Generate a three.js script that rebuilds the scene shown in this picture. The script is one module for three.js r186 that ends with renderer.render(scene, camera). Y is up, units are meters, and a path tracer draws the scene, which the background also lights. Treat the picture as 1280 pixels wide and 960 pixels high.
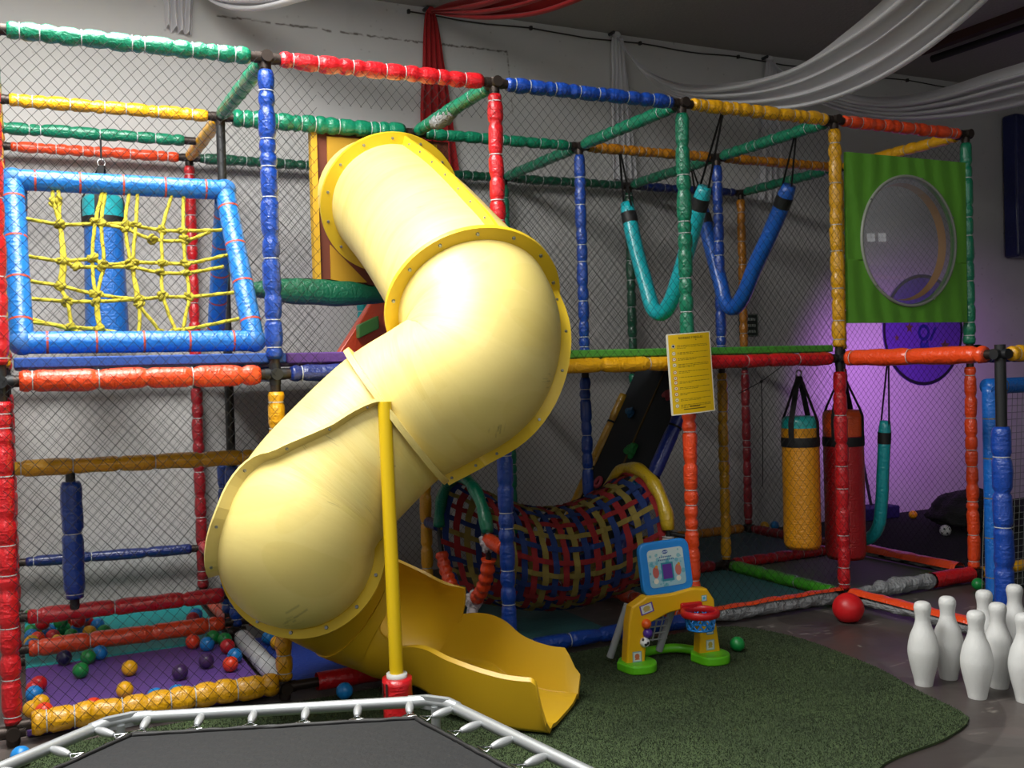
import * as THREE from 'three';
import { RoundedBoxGeometry } from 'three/addons/geometries/RoundedBoxGeometry.js';
import { ImprovedNoise } from 'three/addons/math/ImprovedNoise.js';
import { mergeGeometries } from 'three/addons/utils/BufferGeometryUtils.js';
import { RectAreaLightUniformsLib } from 'three/addons/lights/RectAreaLightUniformsLib.js';

// ---------------------------------------------------------------- camera, light, exposure
const scene = new THREE.Scene();
const camera = new THREE.PerspectiveCamera(2 * Math.atan(480 / 1258.7) * 180 / Math.PI, 4 / 3, 0.05, 60);
camera.position.set(-0.913, 1.303, 4.008);
camera.rotation.set(-0.0170, -0.4547, -0.0277, 'YXZ');
scene.add(camera);
const renderer = new THREE.WebGLRenderer({ antialias: true });
renderer.toneMapping = THREE.LinearToneMapping;
renderer.toneMappingExposure = 0.95;
renderer.shadowMap.enabled = true;
RectAreaLightUniformsLib.init();
scene.background = new THREE.Color(0.75, 0.82, 0.9);

const DAY = new THREE.Color(1.0, 0.985, 0.95);
function areaLight(x, y, z, w, h, tx, ty, tz, intensity, color = DAY) {
  const l = new THREE.RectAreaLight(color, intensity, w, h);
  l.position.set(x, y, z); l.lookAt(tx, ty, tz); scene.add(l); return l;
}
// two translucent roof sheets over the left front of the hall, a row of high windows in the wall behind the camera
const ROOF = [[-0.8, 0.75, 1.6, 2.4], [-0.8, 3.9, 1.6, 1.8]];                    // x, z, size x, size z
ROOF.forEach(([x, z, w, d], k) => areaLight(x, 3.585, z, w, d, x, 0, z + 0.0001, k ? 4.5 : 24));
const HIGH = [-3.4, -2.2, -1.0, 0.2, 1.4, 2.6, 3.8];
const HIGH_Z = 6.4;
for (const x of HIGH) areaLight(x, 2.75, HIGH_Z - 0.03, 0.9, 0.9, x, 2.75, -5, 1.0);

// ---------------------------------------------------------------- helpers
let seed = 20241;
function rnd() { seed |= 0; seed = seed + 0x6D2B79F5 | 0; let t = Math.imul(seed ^ seed >>> 15, 1 | seed); t = t + Math.imul(t ^ t >>> 7, 61 | t) ^ t; return ((t ^ t >>> 14) >>> 0) / 4294967296; }
const rr = (a, b) => a + (b - a) * rnd();
const perlin = new ImprovedNoise();
const noise = (x, y = 0, z = 0) => perlin.noise(x, y, z);
const V = (x, y, z) => new THREE.Vector3(x, y, z);
const UP = V(0, 1, 0);
const names = new Map();
function numbered(n) { const k = names.get(n) || 0; names.set(n, k + 1); return k ? n + '_' + String(k).padStart(3, '0') : n; }
function tag(o, label, category, group, kind) {
  if (label) o.userData.label = label;
  if (category) o.userData.category = category;
  if (group) o.userData.group = group;
  if (kind) o.userData.kind = kind;
  return o;
}
function part(name, geo, mat, parent, label) {
  const m = new THREE.Mesh(Array.isArray(geo) ? mergeGeometries(geo.map(g => g.index ? g.toNonIndexed() : g).map(trim)) : geo, mat);
  m.name = name; parent.add(m); if (label) m.userData.label = label; return m;
}
function trim(g) { for (const k of Object.keys(g.attributes)) if (!['position', 'normal', 'uv'].includes(k)) g.deleteAttribute(k); g.morphAttributes = {}; return g; }
function single(name, geo, mat, label, category, group) { const m = part(numbered(name), geo, mat, scene); return tag(m, label, category, group); }
function thing(name, label, category, group, pos = [0, 0, 0], ry = 0) {
  const g = new THREE.Group(); g.name = numbered(name); g.position.set(...pos); g.rotation.y = ry; scene.add(g); return tag(g, label, category, group);
}
function struct(name, geo, mat) { const m = part(name, geo, mat, scene); m.userData.kind = 'structure'; return m; }

// box with metre uv
function box(x0, y0, z0, x1, y1, z1, r = 0) {
  const w = Math.abs(x1 - x0), h = Math.abs(y1 - y0), d = Math.abs(z1 - z0);
  const g = r ? new RoundedBoxGeometry(w, h, d, 2, Math.min(r, w / 2.01, h / 2.01, d / 2.01)) : new THREE.BoxGeometry(w, h, d);
  g.translate((x0 + x1) / 2, (y0 + y1) / 2, (z0 + z1) / 2);
  const p = g.attributes.position, n = g.attributes.normal, uv = g.attributes.uv;
  for (let i = 0; i < p.count; i++) {
    const ax = Math.abs(n.getX(i)), ay = Math.abs(n.getY(i)), az = Math.abs(n.getZ(i));
    if (ay >= ax && ay >= az) uv.setXY(i, p.getX(i), p.getZ(i));
    else if (az >= ax) uv.setXY(i, p.getX(i), p.getY(i)); else uv.setXY(i, p.getZ(i), p.getY(i));
  }
  return g;
}
function frames(pts, ref) {
  const n = pts.length, T = [], N = [], B = [];
  for (let i = 0; i < n; i++) T.push(V().subVectors(pts[Math.min(i + 1, n - 1)], pts[Math.max(i - 1, 0)]).normalize());
  let nv = (ref || (Math.abs(T[0].y) > 0.9 ? V(0, 0, 1) : UP)).clone();
  for (let i = 0; i < n; i++) {
    nv = nv.clone().addScaledVector(T[i], -nv.dot(T[i])).normalize();
    N.push(nv); B.push(V().crossVectors(T[i], nv));
  }
  return { T, N, B };
}
// sweep a round section; radius may depend on (index, t, theta); uv in metres
function sweep(pts, radius, radial = 12, { caps = true, a0 = 0, a1 = Math.PI * 2, ref, closed = false } = {}) {
  const { N, B } = frames(pts, ref), n = pts.length, pos = [], uv = [], idx = [];
  const rf = typeof radius === 'function' ? radius : () => radius;
  let len = 0; const full = Math.abs(a1 - a0 - Math.PI * 2) < 1e-6;
  for (let i = 0; i < n; i++) {
    if (i) len += pts[i].distanceTo(pts[i - 1]);
    for (let j = 0; j <= radial; j++) {
      const th = a0 + (a1 - a0) * (full ? (j % radial) / radial : j / radial), r = rf(i, i / (n - 1), th);
      const c = Math.cos(th) * r, s = Math.sin(th) * r;
      pos.push(pts[i].x + N[i].x * c + B[i].x * s, pts[i].y + N[i].y * c + B[i].y * s, pts[i].z + N[i].z * c + B[i].z * s);
      uv.push((a0 + (a1 - a0) * j / radial) * (typeof radius === 'number' ? radius : 0.035), len);
    }
  }
  const w = radial + 1;
  for (let i = 0; i < n - 1; i++) for (let j = 0; j < radial; j++) { const a = i * w + j, b = a + w; idx.push(a, a + 1, b, b, a + 1, b + 1); }
  if (caps && full && !closed) for (const e of [0, n - 1]) {
    const c = pos.length / 3; pos.push(pts[e].x, pts[e].y, pts[e].z); uv.push(0, 0);
    for (let j = 0; j < radial; j++) e ? idx.push(c, e * w + j, e * w + j + 1) : idx.push(c, e * w + j + 1, e * w + j);
  }
  const g = new THREE.BufferGeometry();
  g.setAttribute('position', new THREE.Float32BufferAttribute(pos, 3)); g.setAttribute('uv', new THREE.Float32BufferAttribute(uv, 2)); g.setIndex(idx);
  g.computeVertexNormals();
  if (full) { // close the shading seam
    const nn = g.attributes.normal;
    for (let i = 0; i < n; i++) { const a = i * w, b = a + radial, v = V(nn.getX(a) + nn.getX(b), nn.getY(a) + nn.getY(b), nn.getZ(a) + nn.getZ(b)).normalize(); nn.setXYZ(a, v.x, v.y, v.z); nn.setXYZ(b, v.x, v.y, v.z); }
  }
  return g;
}
function line(a, b, n) { const o = []; for (let i = 0; i <= n; i++) o.push(V().lerpVectors(a, b, i / n)); return o; }
function spline(list, n, closed = false) { return new THREE.CatmullRomCurve3(list.map(p => V(...p)), closed, 'centripetal').getSpacedPoints(n); }
function rod(a, b, r, radial = 12) { const d = V().subVectors(b, a), g = new THREE.CylinderGeometry(r, r, d.length(), radial); g.applyQuaternion(new THREE.Quaternion().setFromUnitVectors(UP, d.clone().normalize())); g.translate((a.x + b.x) / 2, (a.y + b.y) / 2, (a.z + b.z) / 2); return g; }
// parametric sheet from a function (u, v) => Vector3
function sheet(f, nu, nv, su = 1, sv = 1) {
  const pos = [], uv = [], idx = [];
  for (let i = 0; i <= nu; i++) for (let j = 0; j <= nv; j++) { const p = f(i / nu, j / nv); pos.push(p.x, p.y, p.z); uv.push(i / nu * su, j / nv * sv); }
  for (let i = 0; i < nu; i++) for (let j = 0; j < nv; j++) { const a = i * (nv + 1) + j, b = a + nv + 1; idx.push(a, b, a + 1, b, b + 1, a + 1); }
  const g = new THREE.BufferGeometry();
  g.setAttribute('position', new THREE.Float32BufferAttribute(pos, 3)); g.setAttribute('uv', new THREE.Float32BufferAttribute(uv, 2)); g.setIndex(idx); g.computeVertexNormals(); return g;
}
function bolt(p, n, r = 0.006, h = 0.005) {
  const g = new THREE.CylinderGeometry(r * 0.8, r, h, 8); g.applyQuaternion(new THREE.Quaternion().setFromUnitVectors(UP, n)); g.translate(p.x + n.x * h / 2, p.y + n.y * h / 2, p.z + n.z * h / 2); return g;
}

// ---------------------------------------------------------------- textures
function field(size, octaves, freq, f) {   // tileable noise field, values 0..1
  const d = new Float32Array(size * size), lat = [];
  for (let o = 0; o < octaves; o++) { const n = freq << o, a = new Float32Array(n * n); for (let i = 0; i < a.length; i++) a[i] = rnd(); lat.push([n, a]); }
  const sm = t => t * t * (3 - 2 * t);
  for (let y = 0; y < size; y++) for (let x = 0; x < size; x++) {
    let v = 0, amp = 0.5, tot = 0;
    for (const [n, a] of lat) {
      const fx = x / size * n, fy = y / size * n, ix = Math.floor(fx), iy = Math.floor(fy), tx = sm(fx - ix), ty = sm(fy - iy), g = (i, j) => a[((j + n) % n) * n + (i + n) % n];
      let q = (g(ix, iy) * (1 - tx) + g(ix + 1, iy) * tx) * (1 - ty) + (g(ix, iy + 1) * (1 - tx) + g(ix + 1, iy + 1) * tx) * ty;
      if (f) q = f(q);
      v += q * amp; tot += amp; amp *= 0.55;
    }
    d[y * size + x] = v / tot;
  }
  return d;
}
function texture(size, fill, { srgb = false, repeat = 1 } = {}) {
  const data = new Uint8Array(size * size * 4);
  for (let i = 0; i < size * size; i++) { const c = fill(i, i % size, Math.floor(i / size)); data[i * 4] = c[0]; data[i * 4 + 1] = c[1]; data[i * 4 + 2] = c[2]; data[i * 4 + 3] = 255; }
  const t = new THREE.DataTexture(data, size, size); t.wrapS = t.wrapT = THREE.RepeatWrapping; t.magFilter = THREE.LinearFilter; t.minFilter = THREE.LinearMipmapLinearFilter; t.generateMipmaps = true;
  if (srgb) t.colorSpace = THREE.SRGBColorSpace; t.repeat.set(repeat, repeat); t.needsUpdate = true; return t;
}
const ridge = q => 1 - Math.abs(2 * q - 1);
const F1 = field(256, 5, 6, ridge), F2 = field(256, 5, 5), F3 = field(512, 6, 4);
const wrinkleTex = texture(256, i => { const v = 255 * F1[i]; return [v, v, v]; }, { repeat: 8 });
const fineTex = texture(256, i => { const v = 255 * F2[i]; return [v, v, v]; }, { repeat: 14 });
function canvasTex(w, h, draw) {
  const c = document.createElement('canvas'); c.width = w; c.height = h; draw(c.getContext('2d'), w, h);
  const t = new THREE.CanvasTexture(c); t.colorSpace = THREE.SRGBColorSpace; t.wrapS = t.wrapT = THREE.RepeatWrapping; return t;
}
const cache = new Map();
function vinyl(hex) {
  if (!cache.has(hex)) cache.set(hex, new THREE.MeshPhysicalMaterial({ color: hex, roughness: 0.33, clearcoat: 0.45, clearcoatRoughness: 0.2, bumpMap: wrinkleTex, bumpScale: 0.004, side: THREE.DoubleSide }));
  return cache.get(hex);
}
const std = (color, roughness = 0.6, o = {}) => new THREE.MeshStandardMaterial({ color, roughness, side: THREE.DoubleSide, ...o });
const plastic = (color, roughness = 0.35, o = {}) => new THREE.MeshPhysicalMaterial({ color, roughness, side: THREE.DoubleSide, ...o });
const COL = { green: '#0b7454', darkgreen: '#0a4d36', red: '#c4151f', blue: '#12409a', yellow: '#e0a30e', orange: '#e4481a', navy: '#13286b', white: '#b9bcbd', teal: '#0e8f8f', ochre: '#c07a12', darkred: '#8e1620' };
const M = {
  steel: std('#3a312c', 0.45, { metalness: 0.6 }), blackPole: std('#16181b', 0.5), tie: std('#b9bcbc', 0.6), redTie: std('#c2472e', 0.5), foam: std('#8d8f91', 0.75, { bumpMap: wrinkleTex, bumpScale: 0.01 }),
  net: std('#0c0c0e', 0.85), black: std('#0b0b0d', 0.6), chrome: std('#c9ccd0', 0.25, { metalness: 1 }), plastic: null,
};
// ---------------------------------------------------------------- the hall
const GX = [-0.974, 0, 1.0, 1.998, 2.969, 3.954], GZ = [0.9685, 0, -0.99, -1.983], H1 = 1.3, H2 = 2.55, HB = 0.05;
const ROOM = { x0: -4.2, x1: 8.2, z0: -2.09, z1: 6.4, h: 3.64 };
const wallTex = canvasTex(2048, 640, (c, w, h) => {           // old white-washed plaster: blotches, scuffs, cracks
  c.fillStyle = '#c2c1bf'; c.fillRect(0, 0, w, h);
  for (let i = 0; i < 900; i++) { const g = rnd() < 0.5 ? 172 : 208, s = rr(6, 60); c.fillStyle = `rgba(${g},${g - 1},${g - 3},${rr(0.03, 0.1)})`; c.beginPath(); c.ellipse(rnd() * w, rnd() * h, s * rr(0.4, 1.6), s * rr(0.2, 0.8), rnd() * 3, 0, 7); c.fill(); }
  for (let i = 0; i < 1500; i++) { c.fillStyle = `rgba(60,55,50,${rr(0.05, 0.25)})`; c.fillRect(rnd() * w, rnd() * h, rr(0.6, 2.4), rr(0.6, 2.4)); }
  const X = x => (x - ROOM.x0) / (ROOM.x1 - ROOM.x0) * w, Y = y => h - y / ROOM.h * h;
  const crack = (pts, lw, col) => { c.strokeStyle = col; for (let k = 0; k < pts.length - 1; k++) { const [x0, y0] = pts[k], [x1, y1] = pts[k + 1], n = 40; for (let i = 0; i < n; i++) { if (rnd() < 0.12) continue; c.lineWidth = lw * rr(0.3, 1.5); c.beginPath(); c.moveTo(X(x0 + (x1 - x0) * i / n), Y(y0 + (y1 - y0) * i / n) + rr(-0.9, 0.9)); c.lineTo(X(x0 + (x1 - x0) * (i + 1) / n), Y(y0 + (y1 - y0) * (i + 1) / n) + rr(-0.9, 0.9)); c.stroke(); } } };
  crack([[0.2, 3.42], [1.35, 3.41], [2.1, 3.42]], 1.5, 'rgba(70,62,55,0.75)');
  crack([[2.1, 3.42], [2.13, 3.02]], 1.0, 'rgba(70,62,55,0.6)');
  crack([[2.9, 3.32], [3.3, 3.2]], 0.7, 'rgba(80,72,66,0.4)');
  crack([[-2.5, 1.05], [-0.2, 1.02]], 0.5, 'rgba(90,88,84,0.35)');
});
wallTex.wrapS = wallTex.wrapT = THREE.ClampToEdgeWrapping;
const plaster = std('#c2c1bf', 0.92, { bumpMap: fineTex, bumpScale: 0.004 });
{
  const { x0, x1, z0, z1, h } = ROOM, t = 0.15;
  const wb = box(x0, 0, z0 - t, x1, h, z0), p = wb.attributes.position, uv = wb.attributes.uv;
  for (let i = 0; i < p.count; i++) uv.setXY(i, (p.getX(i) - x0) / (x1 - x0), p.getY(i) / h);
  struct('wall_back', wb, std('#ffffff', 0.92, { map: wallTex }));
  struct('wall_left', box(x0 - t, 0, z0 - t, x0, h, z1 + t), plaster);
  struct('wall_right', box(x1, 0, z0 - t, x1 + t, h, z1 + t), plaster);
  // wall behind the camera with its row of high windows
  const g = [box(x0, 0, z1, x1, 2.3, z1 + t), box(x0, 3.2, z1, x1, h, z1 + t)];
  let px = x0; for (const x of HIGH) { g.push(box(px, 2.3, z1, x - 0.45, 3.2, z1 + t)); px = x + 0.45; } g.push(box(px, 2.3, z1, x1, 3.2, z1 + t));
  struct('wall_front', g, plaster);
  const paneMat = new THREE.MeshStandardMaterial({ color: '#e8eef2', emissive: '#eef3f6', emissiveIntensity: 2, roughness: 0.4 });
  HIGH.forEach((x, i) => {
    const wnd = new THREE.Group(); wnd.name = 'window_' + (i + 1); wnd.userData.kind = 'structure'; scene.add(wnd);
    part('window_frame', [box(x - 0.45, 2.3, z1 - 0.005, x - 0.41, 3.2, z1 + 0.06), box(x + 0.41, 2.3, z1 - 0.005, x + 0.45, 3.2, z1 + 0.06), box(x - 0.02, 2.3, z1 - 0.005, x + 0.02, 3.2, z1 + 0.06), box(x - 0.45, 2.3, z1 - 0.005, x + 0.45, 2.34, z1 + 0.06), box(x - 0.45, 3.16, z1 - 0.005, x + 0.45, 3.2, z1 + 0.06), box(x - 0.45, 2.73, z1 - 0.005, x + 0.45, 2.77, z1 + 0.06)], std('#4a4c4e', 0.5), wnd);
    for (const [a, b] of [[-0.41, -0.02], [0.02, 0.41]]) for (const [c, d] of [[2.34, 2.73], [2.77, 3.16]]) part('pane', box(x + a, c, z1 + 0.02, x + b, d, z1 + 0.03), paneMat, wnd);
  });
  // ceiling with two openings for the translucent roof sheets
  const sx0 = ROOF[0][0] - 0.8, sx1 = ROOF[0][0] + 0.8, zs = ROOF.map(([, z, , d]) => [z - d / 2, z + d / 2]);
  struct('ceiling', [box(x0, h, z0 - t, sx0, h + 0.1, z1 + t), box(sx1, h, z0 - t, x1, h + 0.1, z1 + t), box(sx0, h, z0 - t, sx1, h + 0.1, zs[0][0]), box(sx0, h, zs[0][1], sx1, h + 0.1, zs[1][0]), box(sx0, h, zs[1][1], sx1, h + 0.1, z1 + t)], std('#a39f98', 0.95, { bumpMap: fineTex, bumpScale: 0.006 }));
  ROOF.forEach(([x, z, w, d], k) => {
    const sk = new THREE.Group(); sk.name = 'window_' + (HIGH.length + 1 + k); sk.userData.kind = 'structure'; scene.add(sk);
    part('roof_sheet', box(x - w / 2, h + 0.02, z - d / 2, x + w / 2, h + 0.03, z + d / 2), new THREE.MeshStandardMaterial({ color: '#e9ecea', emissive: '#f3f4ee', emissiveIntensity: 2, roughness: 0.6 }), sk);
  });
  // concrete floor: worn, stained
  const fl = canvasTex(2048, 1400, (c, w, hh) => {
    c.fillStyle = '#4b4643'; c.fillRect(0, 0, w, hh);
    for (let i = 0; i < 1600; i++) { const k = rnd(), s = rr(5, 70); c.fillStyle = k < 0.45 ? `rgba(34,27,27,${rr(0.1, 0.4)})` : k < 0.75 ? `rgba(124,116,109,${rr(0.06, 0.24)})` : `rgba(92,58,52,${rr(0.06, 0.22)})`; c.beginPath(); c.ellipse(rnd() * w, rnd() * hh, s * rr(0.4, 1.6), s * rr(0.2, 0.8), rnd() * 3, 0, 7); c.fill(); }
    for (let i = 0; i < 1100; i++) { c.strokeStyle = `rgba(200,193,184,${rr(0.15, 0.7)})`; c.lineWidth = rr(0.5, 1.6); const x = rnd() * w, y = rnd() * hh; c.beginPath(); c.moveTo(x, y); c.lineTo(x + rr(-22, 22), y + rr(-9, 9)); c.stroke(); }
    for (let i = 0; i < 520; i++) { c.fillStyle = `rgba(190,182,172,${rr(0.15, 0.6)})`; const x = rnd() * w, y = rnd() * hh; for (let k = 0; k < 6; k++) c.fillRect(x + rr(-8, 8), y + rr(-4, 4), rr(1, 7), rr(0.6, 2.5)); }
  });
  const fg = box(x0 - t, -0.12, z0 - t, x1 + t, 0, z1 + t), fp = fg.attributes.position, fuv = fg.attributes.uv;
  for (let i = 0; i < fp.count; i++) fuv.setXY(i, (fp.getX(i) - x0) / 12.4, (fp.getZ(i) - z0) / 8.5);
  struct('floor', fg, new THREE.MeshPhysicalMaterial({ color: '#ffffff', map: fl, roughness: 0.42, bumpMap: fineTex, bumpScale: 0.002 }));
}
// pipes under the ceiling and the cable along the wall head
single('ceiling_pipe', rod(V(5.5, 3.59, -1.56), V(5.62, 3.59, 3.5), 0.028), std('#15120f', 0.5), 'black pipe running under the ceiling behind the white drapes', 'pipe');
single('ceiling_pipe', box(5.26, 3.58, -1.5, 5.33, 3.64, 3.5), std('#3b1d17', 0.7), 'rust red steel bar on the ceiling beside the black pipe', 'pipe');
{
  const pts = []; for (let i = 0; i <= 60; i++) { const x = 1.4 + i * 0.11; pts.push(V(x, 3.588 + 0.007 * Math.cos(i * Math.PI / 4) + 0.004 * noise(i * 0.7), -2.077)); }
  const t = thing('wall_cable', 'thin dark cable clipped along the top of the wall', 'cable');
  part('cable', sweep(pts, 0.005, 6), std('#3a3632', 0.7), t);
  const cl = []; for (let i = 0; i <= 60; i += 8) cl.push(box(pts[i].x - 0.008, pts[i].y - 0.012, -2.09, pts[i].x + 0.008, pts[i].y + 0.012, -2.068)); part('clips', cl, std('#2c2a28', 0.6), t).userData.kind = 'stuff';
}
// ---------------------------------------------------------------- the padded pole frame
const frame = thing('play_frame', 'two storey playground frame of colourful padded poles with black netting', 'play structure');
function tiesAlong(L, lo = 0.05, hi = 0.16) { const t = []; let s = rr(0.02, 0.05); while (s < L - 0.02) { t.push(s); s += rr(lo, hi); } return t; }
// a wrinkled foam sleeve on a straight pole from a to b, pinched where the cable ties are
function sleeveGeo(a, b, r, ties, lump = 0.075) {
  const L = a.distanceTo(b), n = Math.max(6, Math.round(L / 0.014)), k = rr(0, 50);
  return sweep(line(a, b, n), (i, t, th) => {
    const s = t * L; let q = 1; for (const p of ties) { const d = (s - p) / 0.011; if (Math.abs(d) < 3) q -= 0.24 * Math.exp(-d * d); }
    const e = Math.min(s, L - s); if (e < 0.02) q *= 0.8 + 0.2 * e / 0.02;
    return r * (q + lump * 2 * noise(s * 9 + k, Math.cos(th) * 0.9, Math.sin(th) * 0.9 + k) + lump * 0.6 * noise(s * 26 + k, Math.cos(th) * 2, Math.sin(th) * 2));
  }, 14);
}
function tieGeo(a, b, r, ties0) {
  const ties = ties0.filter((s, i) => i % 5 !== 2 && i % 5 !== 4);
  const L = a.distanceTo(b), d = V().subVectors(b, a).normalize();
  return ties.map(s => { const c = a.clone().addScaledVector(d, s), w = 0.0019; return sweep([c.clone().addScaledVector(d, -w), c.clone().addScaledVector(d, w)], r * 0.93, 12, { caps: false }); });
}
function pad(parent, a, b, color, o = {}) {
  const r = o.r || 0.033, ties = tiesAlong(a.distanceTo(b), o.lo, o.hi), name = o.name || 'foam_sleeve';
  const m = part(name, sleeveGeo(a, b, r, ties, o.lump), vinyl(COL[color] || color), parent);
  if (o.label) m.userData.label = o.label;
  if (ties.length > 1) part('cable_ties', tieGeo(a, b, r, ties), o.tie || M.tie, parent).userData.kind = 'stuff';
  return m;
}
// a pole with one or more padded stretches: segs = [[t0, t1, colour]] in metres from a
function pole(name, a, b, segs, o = {}) {
  const L = a.distanceTo(b), at = s => V().lerpVectors(a, b, s / L);
  const p = part(name, rod(a, b, o.pr || 0.021, 12), o.mat || M.steel, o.parent || frame, o.label);
  for (const [s0, s1, c] of segs) pad(p, at(s0), at(Math.min(s1, L)), c, o);
  return p;
}
const G = (c, r, y) => V(GX[c], y, GZ[r]);
// posts: column, row, lower colour, upper colour
const POSTS = [
  [0, 1, 'red', 'red'], [1, 1, 'yellow', 'blue'], [2, 1, 'blue', 'red'], [3, 1, 'orange', 'green'], [4, 1, 'red', 'yellow'], [5, 1, 'orange', 'green'],
  [0, 2, 'red', 'yellow'], [2, 2, 'yellow', 'green'], [3, 2, 'blue', 'blue'], [4, 2, 'yellow', 'blue'], [5, 2, 'red', 'yellow'],
  [0, 3, 'red', 'red'], [1, 3, 'darkred', 'red'], [2, 3, 'teal', 'teal'], [3, 3, 'green', 'green'], [4, 3, 'green', 'darkgreen'], [5, 3, 'darkred', 'ochre'],
];
for (const [c, r, lo, up] of POSTS) pole('post', G(c, r, 0), G(c, r, H2 + 0.012), [[0.08, H1 - 0.07, lo], [H1 + 0.06, H2 - 0.05, up]], { label: lo === up ? `${lo} padded post` : `post padded ${lo} below and ${up} above`, r: r === 1 ? 0.034 : 0.032 });
pole('post', G(1, 2, 0), G(1, 2, H2), [[0.08, 0.86, 'blue']], { label: 'bare dark post with blue padding near the floor', mat: M.blackPole, pr: 0.022 });
pole('post', G(4, 0, 0), G(4, 0, H1 + 0.02), [[0.02, 0.98, 'blue']], { label: 'short blue padded post with bare black top', mat: M.blackPole, pr: 0.024, r: 0.042, lo: 0.1, hi: 0.2 });
// joint sleeves where the poles meet
{
  const seen = [];
  for (const [c, r] of [...POSTS, [1, 2]]) for (const y of [HB, H1, H2]) seen.push([c, r, y]); seen.push([4, 0, H1]);
  for (const [c, r, y] of seen) { const p = G(c, r, y), q = 0.0235, e = 0.042; part('joint', [rod(V(p.x, y - e, p.z), V(p.x, y + (y > 2 ? 0.022 : e), p.z), q), rod(V(p.x - e, y, p.z), V(p.x + e, y, p.z), q), rod(V(p.x, y, p.z - e), V(p.x, y, p.z + e), q)], y === H1 ? M.blackPole : M.steel, frame); }
}
const beam = (a, b, color, o = {}) => pole('beam', a, b, [[o.s0 ?? 0.06, a.distanceTo(b) - (o.s1 ?? 0.06), color]], { label: `${o.word || color} padded beam`, ...o });
const X_ = -1.95;
// top level, along the front, middle and back rows
for (const [r, cols] of [[1, ['green', 'red', 'blue', 'yellow', 'orange']], [2, ['yellow', 'green', 'green', 'ochre', 'ochre']], [3, ['orange', 'darkgreen', 'darkgreen', 'darkgreen', 'navy']]]) {
  cols.forEach((c, i) => beam(G(i, r, H2), G(i + 1, r, H2), c, { r: r === 1 ? 0.034 : r === 2 && i === 1 ? 0.044 : 0.031, lo: 0.035, hi: 0.11 }));
  beam(V(X_, H2, GZ[r]), G(0, r, H2), cols[0]);
}
beam(V(X_, H2, -1.55), V(-0.03, H2, -1.55), 'green', { r: 0.031 });
// top level, front to back
for (const [c, a, b] of [[1, 'green', 'yellow'], [2, 'green', 'darkgreen'], [3, 'green', 'green'], [4, 'green', 'green'], [5, 'yellow', 'green'], [0, 'green', 'yellow']]) { beam(G(c, 1, H2), G(c, 2, H2), a); beam(G(c, 2, H2), G(c, 3, H2), b); }
// torn white foam on the second front to back beam
part('torn_foam', sweep(spline([[1, H2 - 0.005, -0.46], [1.004, H2 - 0.012, -0.55], [0.998, H2 - 0.02, -0.64], [1, H2 - 0.01, -0.72]], 14), (i, t, th) => 0.037 * (0.75 + 0.5 * Math.sin(Math.PI * t) * 0.6 + 0.3 * noise(i * 0.6, Math.cos(th) * 2, Math.sin(th) * 2)), 12), M.foam, frame, 'torn white foam');
// middle level
[['orange'], ['navy'], ['yellow'], ['red'], ['yellow']].forEach(([c], i) => beam(G(i, 1, H1), G(i + 1, 1, H1), c, { r: i === 0 ? 0.04 : 0.034, lo: 0.14, hi: 0.26 }));
beam(V(X_, H1, 0), G(0, 1, H1), 'orange', { r: 0.036 });
beam(G(4, 1, H1), G(4, 0, H1), 'orange', { r: 0.042, lo: 0.3, hi: 0.42, s1: 0.07 });
beam(G(4, 0, H1), V(4.6, H1, GZ[0]), 'yellow', { r: 0.036 });
beam(G(5, 1, H1 - 0.02), V(6.1, H1 - 0.02, 0), 'navy', { r: 0.03 });
for (let c = 0; c < 5; c++) for (const r of [2, 3]) beam(G(c, r, H1), G(c + 1, r, H1), ['navy', 'navy', 'yellow', 'navy', 'red'][c], { r: 0.03 });
for (let c = 0; c < 6; c++) { beam(G(c, 1, H1), G(c, 2, H1), ['red', 'blue', 'green', 'orange', 'orange', 'orange'][c], { r: 0.03 }); beam(G(c, 2, H1), G(c, 3, H1), ['red', 'blue', 'green', 'orange', 'orange', 'orange'][c], { r: 0.03 }); }
// floor level
beam(G(0, 1, HB + 0.02), G(1, 1, HB + 0.02), 'yellow', { r: 0.046, lo: 0.07, hi: 0.11, s1: 0.03 });
beam(G(2, 1, HB), G(3, 1, HB), 'blue', { r: 0.036, lo: 0.12, hi: 0.2 });
beam(G(0, 2, 0.1), G(1, 2, 0.1), 'orange', { r: 0.04, lo: 0.2, hi: 0.3 });
beam(G(0, 2, 0.245), V(0.0, 0.235, GZ[2]), 'red', { r: 0.037, lo: 0.2, hi: 0.35 });
beam(V(-0.974, 0.915, -0.95), V(0.16, 0.9, -0.95), 'yellow', { r: 0.037, lo: 0.14, hi: 0.22, s0: 0.03 });
pole('post', V(-0.72, 0.26, -0.97), V(-0.72, 0.9, -0.96), [[0.05, 0.58, 'blue']], { label: 'short thick blue padded post under yellow rail', r: 0.047, lo: 0.2, hi: 0.3, mat: M.blackPole });
pole('post', V(0.0, 0.05, -1.2), V(0.0, 0.9, -1.2), [[0.05, 0.8, 'blue']], { label: 'short blue padded post behind the slide', r: 0.034 });
beam(G(0, 3, 0.33), G(1, 3, 0.31), 'navy', { r: 0.03, lo: 0.2, hi: 0.3 });
beam(G(1, 2, 0.33), G(1, 3, 0.33), 'red', { r: 0.035 });
beam(G(1, 2, 0.1), G(2, 2, 0.1), 'orange', { r: 0.034 });
beam(G(1, 3, HB), G(1, 2, HB), 'orange', { r: 0.032 });
beam(G(1, 1, HB), G(1, 2, HB), 'white', { r: 0.042, lo: 0.25, hi: 0.4, s1: 0.12 });
beam(G(2, 2, HB), G(3, 2, HB), 'darkred', { r: 0.034 }); beam(G(3, 2, HB), G(4, 2, HB), 'darkred', { r: 0.034, s1: 0.1 });
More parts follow.
